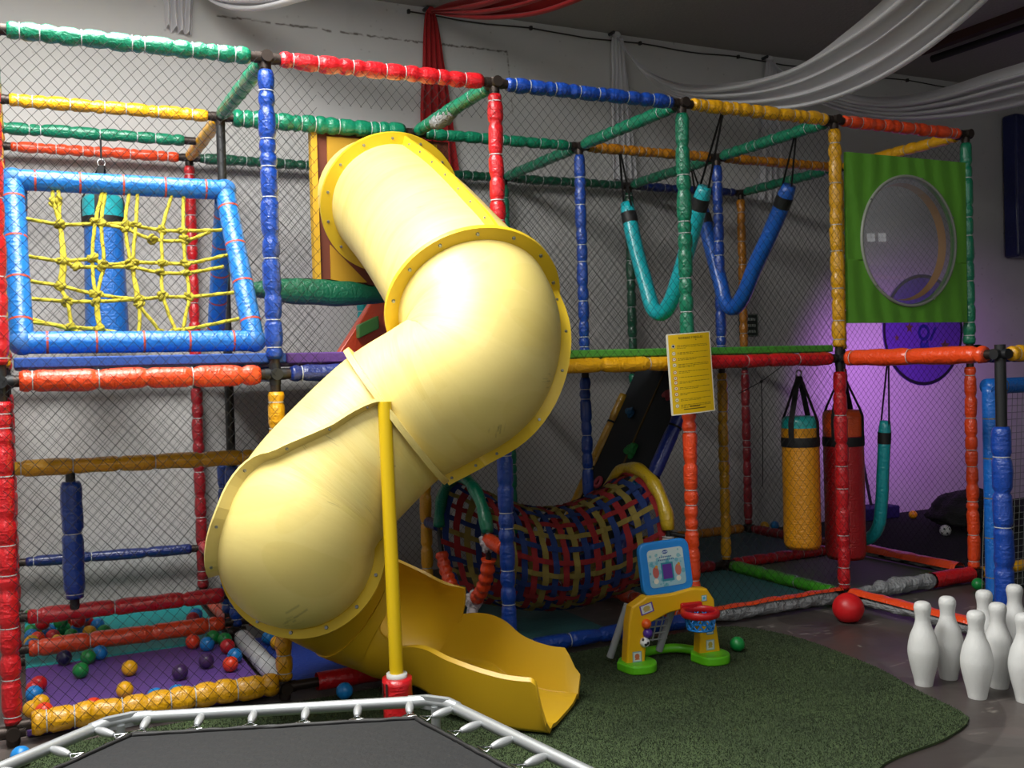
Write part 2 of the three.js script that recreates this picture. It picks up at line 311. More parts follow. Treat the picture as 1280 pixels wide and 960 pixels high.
beam(G(4, 2, HB), G(5, 2, HB), 'red', { r: 0.034, word: 'red' }); beam(G(4, 3, HB), G(5, 3, HB), 'ochre', { r: 0.034 }); beam(G(3, 3, HB), G(4, 3, HB), 'ochre', { r: 0.034 });
beam(G(5, 2, HB), G(5, 3, HB), 'darkred', { r: 0.034 }); beam(G(3, 1, HB), G(3, 2, HB), 'orange', { r: 0.036 }); beam(G(2, 1, HB), G(2, 2, HB), 'red', { r: 0.034 });
beam(G(4, 1, HB), G(4, 2, HB), '#3f9a1f', { r: 0.036, word: 'lime green', lo: 0.2, hi: 0.3 });
beam(G(5, 1, HB), V(5.2, HB, 0.02), 'yellow', { r: 0.034 });
// floor beams whose cover has split open, grey foam showing
function tornBeam(a, b, color, foamBits, cover, label) {
  const p = part('beam', rod(a, b, 0.02), M.steel, frame, label), L = a.distanceTo(b), at = s => V().lerpVectors(a, b, s);
  for (const [s0, s1, r] of foamBits) { const k = rr(0, 90), pts = line(at(s0), at(s1), Math.ceil((s1 - s0) * L / 0.014)); part('foam_core', sweep(pts, (i, t, th) => r * (0.8 + 0.34 * noise(i * 0.2 + k, Math.cos(th) * 1.0, Math.sin(th) * 1.0) + 0.08 * noise(i + k, Math.cos(th) * 3, Math.sin(th) * 3)) * Math.min(1, 0.5 + 3 * Math.min(t, 1 - t) / 0.5), 14), M.foam, p, 'exposed grey foam'); }
  for (const [s0, s1, r, a0, a1, lift] of cover) { const k = rr(0, 90), pts = line(at(s0), at(s1), Math.ceil((s1 - s0) * L / 0.02)); part('split_cover', sweep(pts, (i, t, th) => r * (1 + (lift || 0) * Math.max(0, noise(i * 0.13 + k, 3)) + 0.12 * noise(i * 0.3 + k, th * 2)), 12, { a0, a1, caps: false, ref: UP }), vinyl(COL[color] || color), p); }
  return p;
}
const D_ = Math.PI / 180;
tornBeam(G(3, 1, HB), G(4, 1, HB), 'orange', [[0.1, 0.96, 0.042]], [[0.08, 0.97, 0.044, -75 * D_, 40 * D_, 0.25]], 'orange floor beam with torn cover showing grey foam');
tornBeam(G(4, 1, HB), G(4, 0, HB), 'orange', [[0.1, 0.92, 0.036]], [[0.06, 0.97, 0.046, -70 * D_, 60 * D_, 0.3]], 'split orange floor beam behind the bowling pins');
tornBeam(G(4, 1, HB), G(5, 1, HB), 'red', [[0.08, 0.26, 0.032], [0.22, 0.68, 0.05]], [[0.66, 0.97, 0.043, 0, 2 * Math.PI, 0.1]], 'floor beam half bare grey foam half red cover');
tornBeam(G(5, 1, HB), G(5, 2, HB), 'orange', [[0.08, 0.9, 0.03]], [[0.1, 0.98, 0.046, -80 * D_, 70 * D_, 0.25]], 'orange floor beam with lifted split cover');
tornBeam(G(1, 1, HB), G(2, 1, HB), 'red', [[0.5, 0.95, 0.03]], [[0.13, 0.42, 0.037, 0, 2 * Math.PI, 0.1], [0.42, 0.95, 0.04, -70 * D_, 60 * D_, 0.4]], 'bare dark floor beam with torn red cover');
// ---- netting
function netGeo(o, u, v, w, h, cell, r, bulge) {
  const n = V().crossVectors(u, v).normalize(), pos = [], nor = [], idx = [], k = rr(0, 99);
  const P = (a, b) => { const e = Math.sin(Math.PI * a / w) * Math.sin(Math.PI * b / h), d = bulge * e * (1 + noise(a * 2 + k, b * 2)) + 0.006 * noise(a * 7 + k, b * 7, 3), ja = 0.006 * noise(a * 5 + k, b * 5, 7), jb = 0.006 * noise(a * 5 + k, b * 5, 11); return o.clone().addScaledVector(u, a + ja).addScaledVector(v, b + jb).addScaledVector(n, d); };
  const rise = 1.12;
  for (const dir of [1, -1]) for (let s = -h / rise; s < w + h / rise; s += cell) {
    let pts = [];
    const flush = () => { if (pts.length > 1) strand(pts); pts = []; };
    for (let b = 0; b <= h + 1e-6; b += cell * 0.5 * rise) { const a = dir > 0 ? s + b / rise : s + (h - b) / rise - h / rise + h / rise; const aa = dir > 0 ? s + b / rise : s + h / rise - b / rise; if (aa < 0 || aa > w) { flush(); continue; } pts.push(P(aa, Math.min(b, h))); }
    flush();
  }
  function strand(p) {
    const { N, B } = frames(p, n), base = pos.length / 3;
    p.forEach((q, i) => { for (let j = 0; j < 3; j++) { const th = j * 2.0944, c = Math.cos(th), s = Math.sin(th); const x = N[i].x * c + B[i].x * s, y = N[i].y * c + B[i].y * s, z = N[i].z * c + B[i].z * s; pos.push(q.x + x * r, q.y + y * r, q.z + z * r); nor.push(x, y, z); } });
    for (let i = 0; i < p.length - 1; i++) for (let j = 0; j < 3; j++) { const a = base + i * 3 + j, b = base + i * 3 + (j + 1) % 3; idx.push(a, b, a + 3, a + 3, b, b + 3); }
  }
  const g = new THREE.BufferGeometry(); g.setAttribute('position', new THREE.Float32BufferAttribute(pos, 3)); g.setAttribute('normal', new THREE.Float32BufferAttribute(nor, 3)); g.setIndex(idx); return g;
}
function net(o, u, v, w, h, { cell = 0.045, r = 0.00095, bulge = 0.012 } = {}) { return part('net_panel', netGeo(o, u, v, w, h, cell, r, bulge), M.net, frame, 'black knotted netting'); }
const XD = V(1, 0, 0), ZD = V(0, 0, 1);
for (const c of [0, 2, 3]) net(V(GX[c], H1 + 0.03, 0.035), XD, UP, GX[c + 1] - GX[c], H2 - H1 - 0.03);      // front, upper storey
net(V(GX[0], 0.06, 0.045), XD, UP, GX[1] - GX[0], H1 - 0.02); net(V(GX[3], 0.06, 0.04), XD, UP, GX[4] - GX[3], H1 - 0.02);   // front, lower storey
for (let c = 0; c < 5; c++) for (const [y, h] of [[0.06, H1 - 0.08], [H1 + 0.02, H2 - H1 - 0.02]]) net(V(GX[c], y, GZ[3] - 0.035), XD, UP, GX[c + 1] - GX[c], h, { cell: 0.042 });   // back
net(V(X_, 0.06, GZ[3] - 0.035), XD, UP, GX[0] - X_, H2 - 0.06); net(V(X_, H1, 0.035), XD, UP, GX[0] - X_, H2 - H1);
for (const [y, h] of [[0.06, H1 - 0.08], [H1 + 0.02, H2 - H1 - 0.02]]) { net(V(GX[5], y, GZ[3]), ZD, UP, -GZ[3], h, { cell: 0.042 }); }
net(V(0, H1 + 0.03, 0.035), XD, UP, 0.2, H2 - H1 - 0.03); net(V(0.2, 2.38, 0.035), XD, UP, 0.8, 0.16);
net(V(0, H1 + 0.05, GZ[2]), XD, UP, 0.44, H2 - H1 - 0.05);
net(V(GX[2], H1 + 0.05, GZ[2]), XD, UP, 1.97, H2 - H1 - 0.05, { cell: 0.042 });
// ---------------------------------------------------------------- spiral tube slide
{
  const slide = thing('spiral_slide', 'large pale yellow spiral tube slide with bolted flanges and open chute', 'slide');
  const scuff = canvasTex(512, 1024, (c, w, h) => {                          // scuffs and grime on the faded plastic
    c.fillStyle = '#ddc97a'; c.fillRect(0, 0, w, h);
    for (let i = 0; i < 260; i++) { c.fillStyle = rnd() < 0.5 ? `rgba(226,208,136,${rr(0.05, 0.2)})` : `rgba(206,182,92,${rr(0.05, 0.2)})`; c.beginPath(); c.ellipse(rnd() * w, rnd() * h, rr(8, 50), rr(8, 60), rnd() * 3, 0, 7); c.fill(); }
    for (let i = 0; i < 26; i++) { const x = rnd() * w, y = rnd() * h, a = rnd() * 6.3; for (let k = 0; k < 9; k++) { c.strokeStyle = `rgba(84,70,46,${rr(0.08, 0.3)})`; c.lineWidth = rr(0.6, 1.8); c.beginPath(); const ox = x + rr(-10, 10), oy = y + rr(-12, 12), l = rr(3, 18); c.moveTo(ox, oy); c.lineTo(ox + Math.cos(a) * l, oy + Math.sin(a) * l); c.stroke(); } }
  });
  scuff.repeat.set(1 / 0.22, 1.2);
  const tubeMat = new THREE.MeshPhysicalMaterial({ color: '#ffffff', map: scuff, roughness: 0.45, bumpMap: fineTex, bumpScale: 0.0008, side: THREE.DoubleSide });
  const flangeMat = plastic('#d9b722', 0.42), chuteMat = plastic('#cfa51e', 0.4), boltMat = std('#8d9298', 0.35, { metalness: 0.8 });
  const toCam = V(-0.438, 0, 0.899), camRight = V(0.899, 0, 0.438);          // the slide's own front and side
  // axis of the tube: entry ring, elbow ring, belly ring, exit ring
  const AXIS = [[0.755, 2.12, -0.70], [0.735, 1.95, -0.32], [0.71, 1.74, 0.08], [0.68, 1.545, 0.43], [0.665, 1.43, 0.54], [0.60, 1.30, 0.575], [0.49, 1.215, 0.495], [0.36, 1.13, 0.41], [0.19, 0.985, 0.39], [0.045, 0.845, 0.395], [-0.03, 0.735, 0.415], [-0.035, 0.665, 0.395], [0.005, 0.645, 0.325]];
  const full = new THREE.CatmullRomCurve3(AXIS.map(p => V(...p)), false, 'centripetal'), rings = [0, 3 / 12, 7 / 12, 1];
  const SEC = [
    { r: [0.295, 0.30], seam: [UP.clone().addScaledVector(camRight, 0.12), UP.clone().addScaledVector(camRight, 0.1)] },
    { r: [0.30, 0.285], seam: [camRight.clone(), camRight.clone().multiplyScalar(0.55).addScaledVector(UP, -0.83)] },
    { r: [0.285, 0.274], seam: [toCam.clone().addScaledVector(camRight, -0.12).addScaledVector(UP, 0.18), camRight.clone().multiplyScalar(-1).addScaledVector(UP, -0.2).addScaledVector(toCam, 0.1)] },
  ];
  const ringPts = [];
  SEC.forEach((s, k) => {
    const N = 44, u = i => THREE.MathUtils.lerp(rings[k], rings[k + 1], i / N), c = Array.from({ length: N + 1 }, (_, i) => full.getPoint(u(i))), tan = c.map((_, i) => full.getTangent(u(i))), R = t => s.r[0] + (s.r[1] - s.r[0]) * t;
    const sec = part('tube_section', sweep(c, (i, t) => R(t), 56, { caps: false, ref: UP }), tubeMat, slide);
    // seam fin where the two half shells meet
    const fin = [], bolts = [];
    const dirAt = i => { const t = i / N, d = V().lerpVectors(s.seam[0], s.seam[1], t); return d.addScaledVector(tan[i], -d.dot(tan[i])).normalize(); };
    const pos = [], idx = [];
    for (let i = 0; i <= N; i++) { const d = dirAt(i), w = V().crossVectors(tan[i], d), r = R(i / N); for (const [a, b] of [[-0.012, 0.007], [0.042, 0.007], [0.042, -0.007], [-0.012, -0.007]]) { const q = c[i].clone().addScaledVector(d, r + a).addScaledVector(w, b); pos.push(q.x, q.y, q.z); } }
    for (let i = 0; i < N; i++) for (let j = 0; j < 4; j++) { const a = i * 4 + j, b = i * 4 + (j + 1) % 4; idx.push(a, b, a + 4, a + 4, b, b + 4); }
    const fg = new THREE.BufferGeometry(); fg.setAttribute('position', new THREE.Float32BufferAttribute(pos, 3)); fg.setIndex(idx); const fgn = fg.toNonIndexed(); fgn.computeVertexNormals(); fin.push(fgn);
    const fm = part('seam_flange', fgn, k === 2 ? tubeMat : flangeMat, sec);
    for (let i = 4; i < N; i += 6) { const d = dirAt(i), w = V().crossVectors(tan[i], d); for (const sgn of [1, -1]) bolts.push(bolt(c[i].clone().addScaledVector(d, R(i / N) + 0.022).addScaledVector(w, 0.007 * sgn), w.clone().multiplyScalar(sgn))); }
    part('bolts', bolts, boltMat, sec).userData.kind = 'stuff';
    ringPts.push([c[0], tan[0], s.r[0]]); if (k === 2) ringPts.push([c[N], tan[N], s.r[1]]);
  });
  ringPts.forEach(([p, t, r], k) => {
    const w = [0.055, 0.05, 0.03, 0.042][k], th = 0.011, prof = [[r - 0.012, -th], [r + w, -th], [r + w, th], [r - 0.012, th], [r - 0.012, -th]].map(a => new THREE.Vector2(...a));
    const g = new THREE.LatheGeometry(prof, 72).toNonIndexed(); g.computeVertexNormals();
    const q = new THREE.Quaternion().setFromUnitVectors(UP, t); g.applyQuaternion(q); g.translate(p.x, p.y, p.z);
    const ring = part('ring_flange', g, k === 2 ? tubeMat : flangeMat, slide);
    const b = []; if (k !== 2) for (let i = 0; i < 14; i++) { const a = i / 14 * 2 * Math.PI + 0.2, d = V(Math.cos(a), 0, Math.sin(a)).applyQuaternion(q); for (const s of [1, -1]) b.push(bolt(p.clone().addScaledVector(d, r + w * 0.5).addScaledVector(t, th * s), t.clone().multiplyScalar(s), 0.0075, 0.006)); }
    if (b.length) part('bolts', b, boltMat, ring).userData.kind = 'stuff';
  });
  // entry stub through the panel
  part('entry_stub', sweep(line(V(0.755, 2.12, -0.70), V(0.765, 2.2, -1.0), 4), 0.295, 48, { caps: false }), tubeMat, slide);
  // open trough: the section is part of a circle that flattens into a chute
  const path = spline([[0.005, 0.645, 0.325], [0.087, 0.545, 0.19], [0.24, 0.41, 0.10], [0.41, 0.30, 0.14], [0.53, 0.20, 0.31], [0.63, 0.11, 0.53], [0.735, 0.073, 0.675], [0.84, 0.069, 0.785]], 80);
  const { T } = frames(path), sst = THREE.MathUtils.smoothstep, lerp = THREE.MathUtils.lerp;
  const rad = t => lerp(0.273, 0.21, sst(t, 0.05, 0.7));
  // left (far) and right (near) wall as angle of the round part and height of the flat part
  const trough = (i0, i1, name, aL, aR, hL, hR, mat, grow = 0) => {
    const th = 0.012, nu = i1 - i0, nv = 36;
    const P = (u, v, off) => {
      const i = Math.round(i0 + u * nu), q = i / 80, t = T[i], side = V(-t.z, 0, t.x).normalize(), up = V().crossVectors(side, t).normalize(); if (up.y < 0) up.negate();
      const r = rad(q) + off + grow, flat = sst(q, 0.45, 0.72), a = lerp(-aL(q), aR(q), v);
      const w = 0.178 + off, k = v * 3, bot = -0.05 - off;
      let x, y; const rc = 0.35;                                            // flat profile: wall, floor, wall with eased corners
      if (k < 1) { const s = 1 - k; x = -w - 0.045 * s; y = bot + hL(q) * Math.pow(s, 1.15); } else if (k < 2) { x = -w + 2 * w * (k - 1); y = bot + 0.02 * Math.pow(Math.abs(k - 1.5) * 2, 5); } else { const s = k - 2; x = w + 0.045 * s; y = bot + hR(q) * Math.pow(s, 1.15); }
      return path[i].clone().addScaledVector(side, lerp(Math.sin(a) * r, x, flat)).addScaledVector(up, lerp(-Math.cos(a) * r, y, flat));
    };
    const outer = sheet((u, v) => P(u, v, 0), nu, nv), inner = sheet((u, v) => P(u, v, -th), nu, nv);
    const rims = [0, 1].map(v => sheet((u, w) => P(u, v, -th * w), nu, 1)), ends = [0, 1].map(u => sheet((v, w) => P(u, v, -th * w), nv, 1));
    return part(name, [outer, inner, ...rims, ...ends], mat, slide);
  };
  const hl = q => (0.27 - 0.09 * sst(q, 0.5, 0.75)) * (1 - 0.55 * sst(q, 0.96, 1)), hr = q => 0.19 * (1 - 0.8 * sst(q, 0.97, 1));
  trough(0, 24, 'trough_section', () => 2.5, () => 2.3, hl, hr, chuteMat);
  trough(24, 44, 'trough_section', t => 2.5, t => 2.05 - 1.5 * (t - 0.3), q => hl(q) + 0.06, hr, chuteMat, 0.006);
  trough(43, 80, 'chute', t => 1.6, t => 1.5, hl, hr, chuteMat);
  // support post with its red foam foot
  const sp = part('support_pole', rod(V(0.235, 0.01, 0.69), V(0.222, 1.195, 0.675), 0.024, 20), plastic('#e0bb12', 0.35), slide, 'bright yellow steel support pole');
  part('foot_pad', sweep(line(V(0.235, 0.01, 0.69), V(0.233, 0.235, 0.688), 10), (i, t, th) => 0.052 + 0.003 * noise(i, Math.cos(th), Math.sin(th)), 24), vinyl(COL.red), sp, 'red vinyl foot pad');
  part('pole_collar', sweep(line(V(0.233, 0.222, 0.688), V(0.233, 0.25, 0.688), 2), 0.036, 20), std('#b8b8b4', 0.7), sp);
  part('tape_mark', [0, 1].map(k => sweep(line(V(0.2335, 0.165, 0.688), V(0.233, 0.225, 0.688), 4), 0.0545, 4, { a0: 3.1 + k * 0.45, a1: 3.3 + k * 0.45, caps: false, ref: XD })), std('#3b1512', 0.8), sp);
}
// entry panel behind the slide
{
  const p = thing('entry_panel', 'brown and yellow square wooden panel framing the slide entrance', 'panel');
  const sh = new THREE.Shape(); sh.moveTo(0.46, 1.74); sh.lineTo(1.2, 1.74); sh.lineTo(1.2, 2.52); sh.lineTo(0.46, 2.52); sh.closePath();
  const ho = new THREE.Path(); ho.absellipse(0.755, 2.15, 0.30, 0.33, 0, Math.PI * 2); sh.holes.push(ho);
  const g = new THREE.ExtrudeGeometry(sh, { depth: 0.03, bevelEnabled: false, curveSegments: 40 }); g.translate(0, 0, -1.045); part('board', g, std('#6a3320', 0.7), p);
  const tri = [[[0.53, 2.5], [0.8, 2.5], [0.53, 2.27]], [[1.13, 2.5], [0.9, 2.5], [1.13, 2.27]], [[0.53, 1.76], [0.53, 1.95], [0.72, 1.76]], [[1.13, 1.76], [1.13, 1.95], [0.95, 1.76]]];
  for (const t of tri) { const s = new THREE.Shape(t.map(q => new THREE.Vector2(...q))); const e = new THREE.ExtrudeGeometry(s, { depth: 0.012, bevelEnabled: false }); e.translate(0, 0, -1.015); part('corner_board', e, std('#b98c1c', 0.6), p); }
  part('edge_strip', box(0.445, 1.74, -1.05, 0.475, 2.52, -0.995), std('#c79a1e', 0.6), p);
}
// ---------------------------------------------------------------- mats
const matTex = (hex, rough = 0.55) => new THREE.MeshPhysicalMaterial({ color: hex, roughness: rough, bumpMap: wrinkleTex, bumpScale: 0.002 });
for (const [name, b, hex, label] of [
  ['floor_mat', [-0.93, 0.004, -0.93, -0.05, 0.032, -0.05], '#5f3f8c', 'purple vinyl floor mat of the ball pit scattered with balls'],
  ['floor_mat', [-0.93, 0.004, -1.92, -0.05, 0.032, -0.95], '#139a9c', 'turquoise floor mat behind the orange beam of the ball pit'],
  ['floor_mat', [0.06, 0.004, -0.9, 0.62, 0.03, -0.1], '#1f3f9a', 'dark blue floor mat beside the white padded beam'],
  ['floor_mat', [0.64, 0.004, -0.9, 0.94, 0.03, -0.08], '#0c4f45', 'dark green floor mat under the spiral slide'],
  ['floor_mat', [1.06, 0.004, -0.93, 1.6, 0.03, -0.16], '#2f5a5c', 'grey teal floor mat under the woven tunnel'],
  ['floor_mat', [2.05, 0.004, -0.94, 2.92, 0.03, -0.07], '#1d5a5c', 'teal floor mat between the torn orange beam and lime beam'],
  ['floor_mat', [3.03, 0.004, -0.93, 3.9, 0.03, -0.06], '#38531f', 'olive green floor mat between the lime beam and lifted orange beam'],
  ['floor_mat', [2.05, 0.004, -1.93, 3.9, 0.03, -1.04], '#1f4a4f', 'dark teal floor mat below the yellow punching bag along the back'],
  ['platform_mat', [-0.93, 1.345, -0.95, 0.05, 1.385, -0.01], '#1c4a9c', 'blue platform mat under the rope climbing frame'],
  ['platform_mat', [0.06, 1.34, -1.93, 0.98, 1.385, -0.04], '#54307c', 'purple platform mat beside the blue upper post'],
  ['platform_mat', [1.02, 1.335, -0.96, 2.0, 1.372, -0.01], '#4f9a35', 'lime green platform mat above the yellow beam'],
  ['platform_mat', [2.02, 1.335, -0.96, 2.94, 1.372, -0.01], '#3f8f2c', 'lime green platform mat above the red beam'],
]) single(name, box(b[0], b[1], b[2], b[3], b[4], b[5], 0.008), matTex(hex), label, 'mat');

// ---------------------------------------------------------------- rope climbing frame
{
  const t = thing('rope_climbing_frame', 'bright blue padded leaning frame strung with a knotted yellow rope net', 'climbing frame');
  const zy = y => -0.12 - 0.4 * (y - 1.41), c = '#1872c2', r = 0.042;
  const TL = [-0.913, 2.09], TR = [-0.1, 2.09], BL = [-0.9, 1.442], BR = [-0.05, 1.438], q = p => V(p[0], p[1], zy(p[1]));
  const bar = (a, b, n, rad = r) => { const k = rr(0, 9), p = part(n, sweep(line(a, b, 40), (i, s, th) => rad * (1 + 0.03 * noise(i * 0.3 + k, Math.cos(th), Math.sin(th))), 18), vinyl(c), t); const L = a.distanceTo(b), m = Math.round(L / 0.16), d = V().subVectors(b, a).normalize(), g = []; for (let i = 0; i < m; i++) { const s = a.clone().addScaledVector(d, (i + 0.5) * L / m); g.push(sweep([s.clone().addScaledVector(d, -0.004), s.clone().addScaledVector(d, 0.004)], rad * 1.02, 16, { caps: false })); } part('cable_ties', g, M.redTie, p).userData.kind = 'stuff'; return p; };
  bar(q(TL), q(TR), 'top_bar'); bar(q(BL), q(BR), 'bottom_bar'); bar(q(BL), q(TL), 'side_bar'); bar(q(BR), q(TR), 'side_bar');
  for (const [p, w] of [[TL, 1], [TR, 1], [BL, 1], [BR, 1]]) { const s = new THREE.SphereGeometry(0.047, 16, 12); s.scale(1.05, 1, 1); s.translate(...q(p).toArray()); part('corner_wrap', s, vinyl(c), t); }
  bar(V(-0.1, 2.05, -0.41), V(-0.08, 1.47, -0.85), 'back_leg', 0.04); bar(V(-0.9, 2.05, -0.41), V(-0.91, 1.47, -0.85), 'back_leg', 0.04);
  const ropeMat = std('#b3a626', 0.85, { bumpMap: fineTex, bumpScale: 0.003 });
  const ropes = [
    [[-0.87, 1.93], [-0.75, 1.91], [-0.6, 1.92], [-0.51, 1.92], [-0.37, 1.9], [-0.29, 1.9], [-0.13, 1.91]], [[-0.6, 1.92], [-0.51, 1.9], [-0.41, 1.86], [-0.28, 1.86], [-0.18, 1.9]],
    [[-0.88, 1.78], [-0.75, 1.76], [-0.64, 1.77], [-0.6, 1.75], [-0.5, 1.76], [-0.38, 1.76], [-0.29, 1.76], [-0.12, 1.8]], [[-0.75, 1.76], [-0.7, 1.74], [-0.61, 1.74], [-0.5, 1.74], [-0.39, 1.72], [-0.29, 1.72], [-0.14, 1.75]],
    [[-0.87, 1.68], [-0.76, 1.66], [-0.64, 1.63], [-0.48, 1.61], [-0.39, 1.62], [-0.29, 1.62], [-0.11, 1.64]], [[-0.86, 1.61], [-0.74, 1.6], [-0.64, 1.6], [-0.48, 1.61]],
    [[-0.86, 1.52], [-0.73, 1.5], [-0.63, 1.49], [-0.49, 1.46], [-0.41, 1.47], [-0.35, 1.48], [-0.1, 1.53]], [[-0.86, 1.53], [-0.73, 1.49], [-0.63, 1.46], [-0.49, 1.46], [-0.33, 1.46]],
    [[-0.75, 2.07], [-0.75, 2.01], [-0.75, 1.91], [-0.75, 1.76], [-0.76, 1.66], [-0.74, 1.6], [-0.73, 1.5], [-0.74, 1.43]], [[-0.77, 2.05], [-0.77, 2.0], [-0.75, 1.91], [-0.74, 1.76], [-0.75, 1.67]],
    [[-0.58, 2.08], [-0.62, 1.93], [-0.64, 1.78], [-0.64, 1.63], [-0.63, 1.49], [-0.6, 1.42]], [[-0.57, 2.08], [-0.6, 1.92], [-0.6, 1.75], [-0.63, 1.63], [-0.63, 1.49], [-0.64, 1.42]],
    [[-0.48, 2.08], [-0.51, 1.92], [-0.5, 1.76], [-0.48, 1.61], [-0.49, 1.47], [-0.5, 1.42]], [[-0.45, 2.08], [-0.47, 1.92], [-0.49, 1.76], [-0.48, 1.59], [-0.41, 1.47], [-0.43, 1.42]],
    [[-0.31, 2.08], [-0.37, 1.9], [-0.38, 1.76], [-0.39, 1.63], [-0.35, 1.48], [-0.32, 1.41]], [[-0.27, 2.08], [-0.29, 1.86], [-0.29, 1.76], [-0.29, 1.62], [-0.32, 1.48], [-0.29, 1.41]]];
  for (const rp of ropes) {
    const pts = rp.map(([x, y], i) => [x, y, zy(y) + (i % 2 ? 0.006 : -0.004)]), g = [sweep(spline(pts, rp.length * 7), (i, s, th) => 0.0072 * (1 + 0.16 * Math.cos(th * 3 + i * 1.4)), 9)];
    const rope = part('rope', g, ropeMat, t);
    rp.forEach(([x, y], i) => { if (i && i < rp.length - 1) { const k = new THREE.TorusKnotGeometry(0.012, 0.0075, 26, 6, 2, 3); k.rotateX(rr(0, 3)); k.rotateY(rr(0, 3)); k.translate(x, y, zy(y)); part('knot', k, ropeMat, rope); } });
  }
}
// ---------------------------------------------------------------- hanging bags
function bag(name, label, x, z, y0, y1, r, top, body, bandY, hook, o = {}) {
  const t = thing(name, label, 'punching bag', undefined, [x, y0, z]), h = y1 - y0, prof = [[0.0001, 0], [r * 0.86, 0], [r * 0.97, 0.012], [r, 0.03], [r, bandY - y0], [r, h]].map(a => new THREE.Vector2(...a));
  const lumpy = g => { const p = g.attributes.position; for (let i = 0; i < p.count; i++) { const q = 1 + 0.02 * noise(p.getX(i) * 12, p.getY(i) * 7, p.getZ(i) * 12); p.setX(i, p.getX(i) * q); p.setZ(i, p.getZ(i) * q); } g.computeVertexNormals(); return g; };
  const bodyProf = []; for (let i = 0; i <= 30; i++) bodyProf.push(new THREE.Vector2(r * (i === 0 ? 0.9 : i === 1 ? 0.98 : 1) * (o.taper ? 1 + o.taper * (0.5 - i / 30) : 1), (bandY + 0.03 - y0) * i / 30)); bodyProf.unshift(new THREE.Vector2(0.0001, 0.004));
  part('bag_body', lumpy(new THREE.LatheGeometry(bodyProf, 36)), vinyl(body), t);
  const topProf = [[r * 0.99, bandY - y0 + 0.02], [r, h - 0.05], [r * 0.97, h - 0.02], [r * 0.8, h - 0.004], [0.0001, h]].map(a => new THREE.Vector2(...a));
  part('bag_top', lumpy(new THREE.LatheGeometry(topProf, 36)), vinyl(top), t);
  part('band', new THREE.LatheGeometry([[r * 1.0, -0.026], [r * 1.035, -0.024], [r * 1.035, 0.024], [r * 1.0, 0.026]].map(a => new THREE.Vector2(a[0], a[1] + bandY - y0)), 36), M.black, t);
  if (o.stripe) part('stripe', new THREE.LatheGeometry([[r * 1.012, bandY - y0 + 0.03], [r * 1.012, bandY - y0 + 0.075]].map(a => new THREE.Vector2(...a)), 36), vinyl(o.stripe), t);
  const hy = hook - y0;
  for (let k = 0; k < 4; k++) { const a = k * Math.PI / 2 + (o.twist || 0.9), c = Math.cos(a), s = Math.sin(a), w = 0.016;
    const P = [V(c * r * 1.04, bandY - y0 - 0.01, s * r * 1.04), V(c * r * 1.04, h - 0.035, s * r * 1.04), V(c * r * 0.9, h + 0.004, s * r * 0.9), V(c * 0.008, hy - 0.03, s * 0.008)], side = V(-s, 0, c);
    part('strap', sheet((u, v) => { const q = u * 3, i = Math.min(2, Math.floor(q)); return V().lerpVectors(P[i], P[i + 1], q - i).addScaledVector(side, (v - 0.5) * w * 2); }, 12, 1), M.black, t); }
  const ring = new THREE.TorusGeometry(0.018, 0.004, 8, 20); ring.translate(0, hy - 0.015, 0); part('ring', ring, M.chrome, t);
  if (o.cord) part('cord', rod(V(0, hy, 0), V(0, o.cord - y0, 0), 0.005), M.black, t);
  return t;
}
bag('punching_bag', 'blue punching bag with turquoise top hanging behind the rope frame', -0.5, -1.55, 1.46, 2.24, 0.1, '#12a9b4', '#1766b8', 2.1, 2.42, { cord: 2.55, twist: 0.3, taper: 0.16 });
bag('punching_bag', 'yellow punching bag with turquoise top behind the netting', 2.835, -0.16, 0.29, 1.0, 0.098, '#0f9c9a', '#d8910f', 0.86, 1.24, { stripe: '#e0980f', twist: 1.2 });
bag('punching_bag', 'red punching bag with orange top behind the red post', 3.15, -0.17, 0.2, 1.02, 0.108, '#e2521a', '#b5151c', 0.845, 1.24, { twist: 1.2 });
// padded V shaped swings hung on straps
function vSwing(label, color, pts, strapA, strapB, r = 0.043) {
  const t = thing('padded_swing', label, 'swing'), c = spline(pts, 48), k = rr(0, 9);
  part('padded_tube', sweep(c, (i, s, th) => r * (1 + 0.05 * noise(i * 0.25 + k, Math.cos(th), Math.sin(th))) * Math.min(1, 0.8 + 6 * Math.min(s, 1 - s)), 18), vinyl(color), t);
  const n = c.length;
  for (const [e, d, to] of [[0, 2, strapA], [n - 1, -2, strapB]]) if (to) {
    part('band', sweep([c[e + d], c[e + d * 2]].sort(() => 1), r * 1.05, 18, { caps: false }), M.black, t);
    const top = V(...to), a = c[e + d], dir = V().subVectors(top, a).normalize(), sd = V().crossVectors(dir, V(1, 0, 0)).normalize();
    for (const s of [-1, 1]) part('strap', sheet((u, v) => V().lerpVectors(a.clone().addScaledVector(sd, s * r * 0.95), top.clone().addScaledVector(sd, s * 0.004), u).add(V((v - 0.5) * 0.014, 0, 0)), 6, 1), M.black, t);
  }
}
vSwing('turquoise padded V shaped swing above the yellow rules sign', '#0fa0aa', [[2.27, 2.23, -0.93], [2.27, 2.0, -0.86], [2.27, 1.74, -0.75], [2.27, 1.6, -0.68], [2.27, 1.575, -0.6], [2.27, 1.63, -0.52], [2.27, 1.78, -0.42], [2.27, 2.0, -0.3], [2.27, 2.2, -0.19]], [2.27, 2.55, -0.99], [2.27, 2.55, -0.03]);
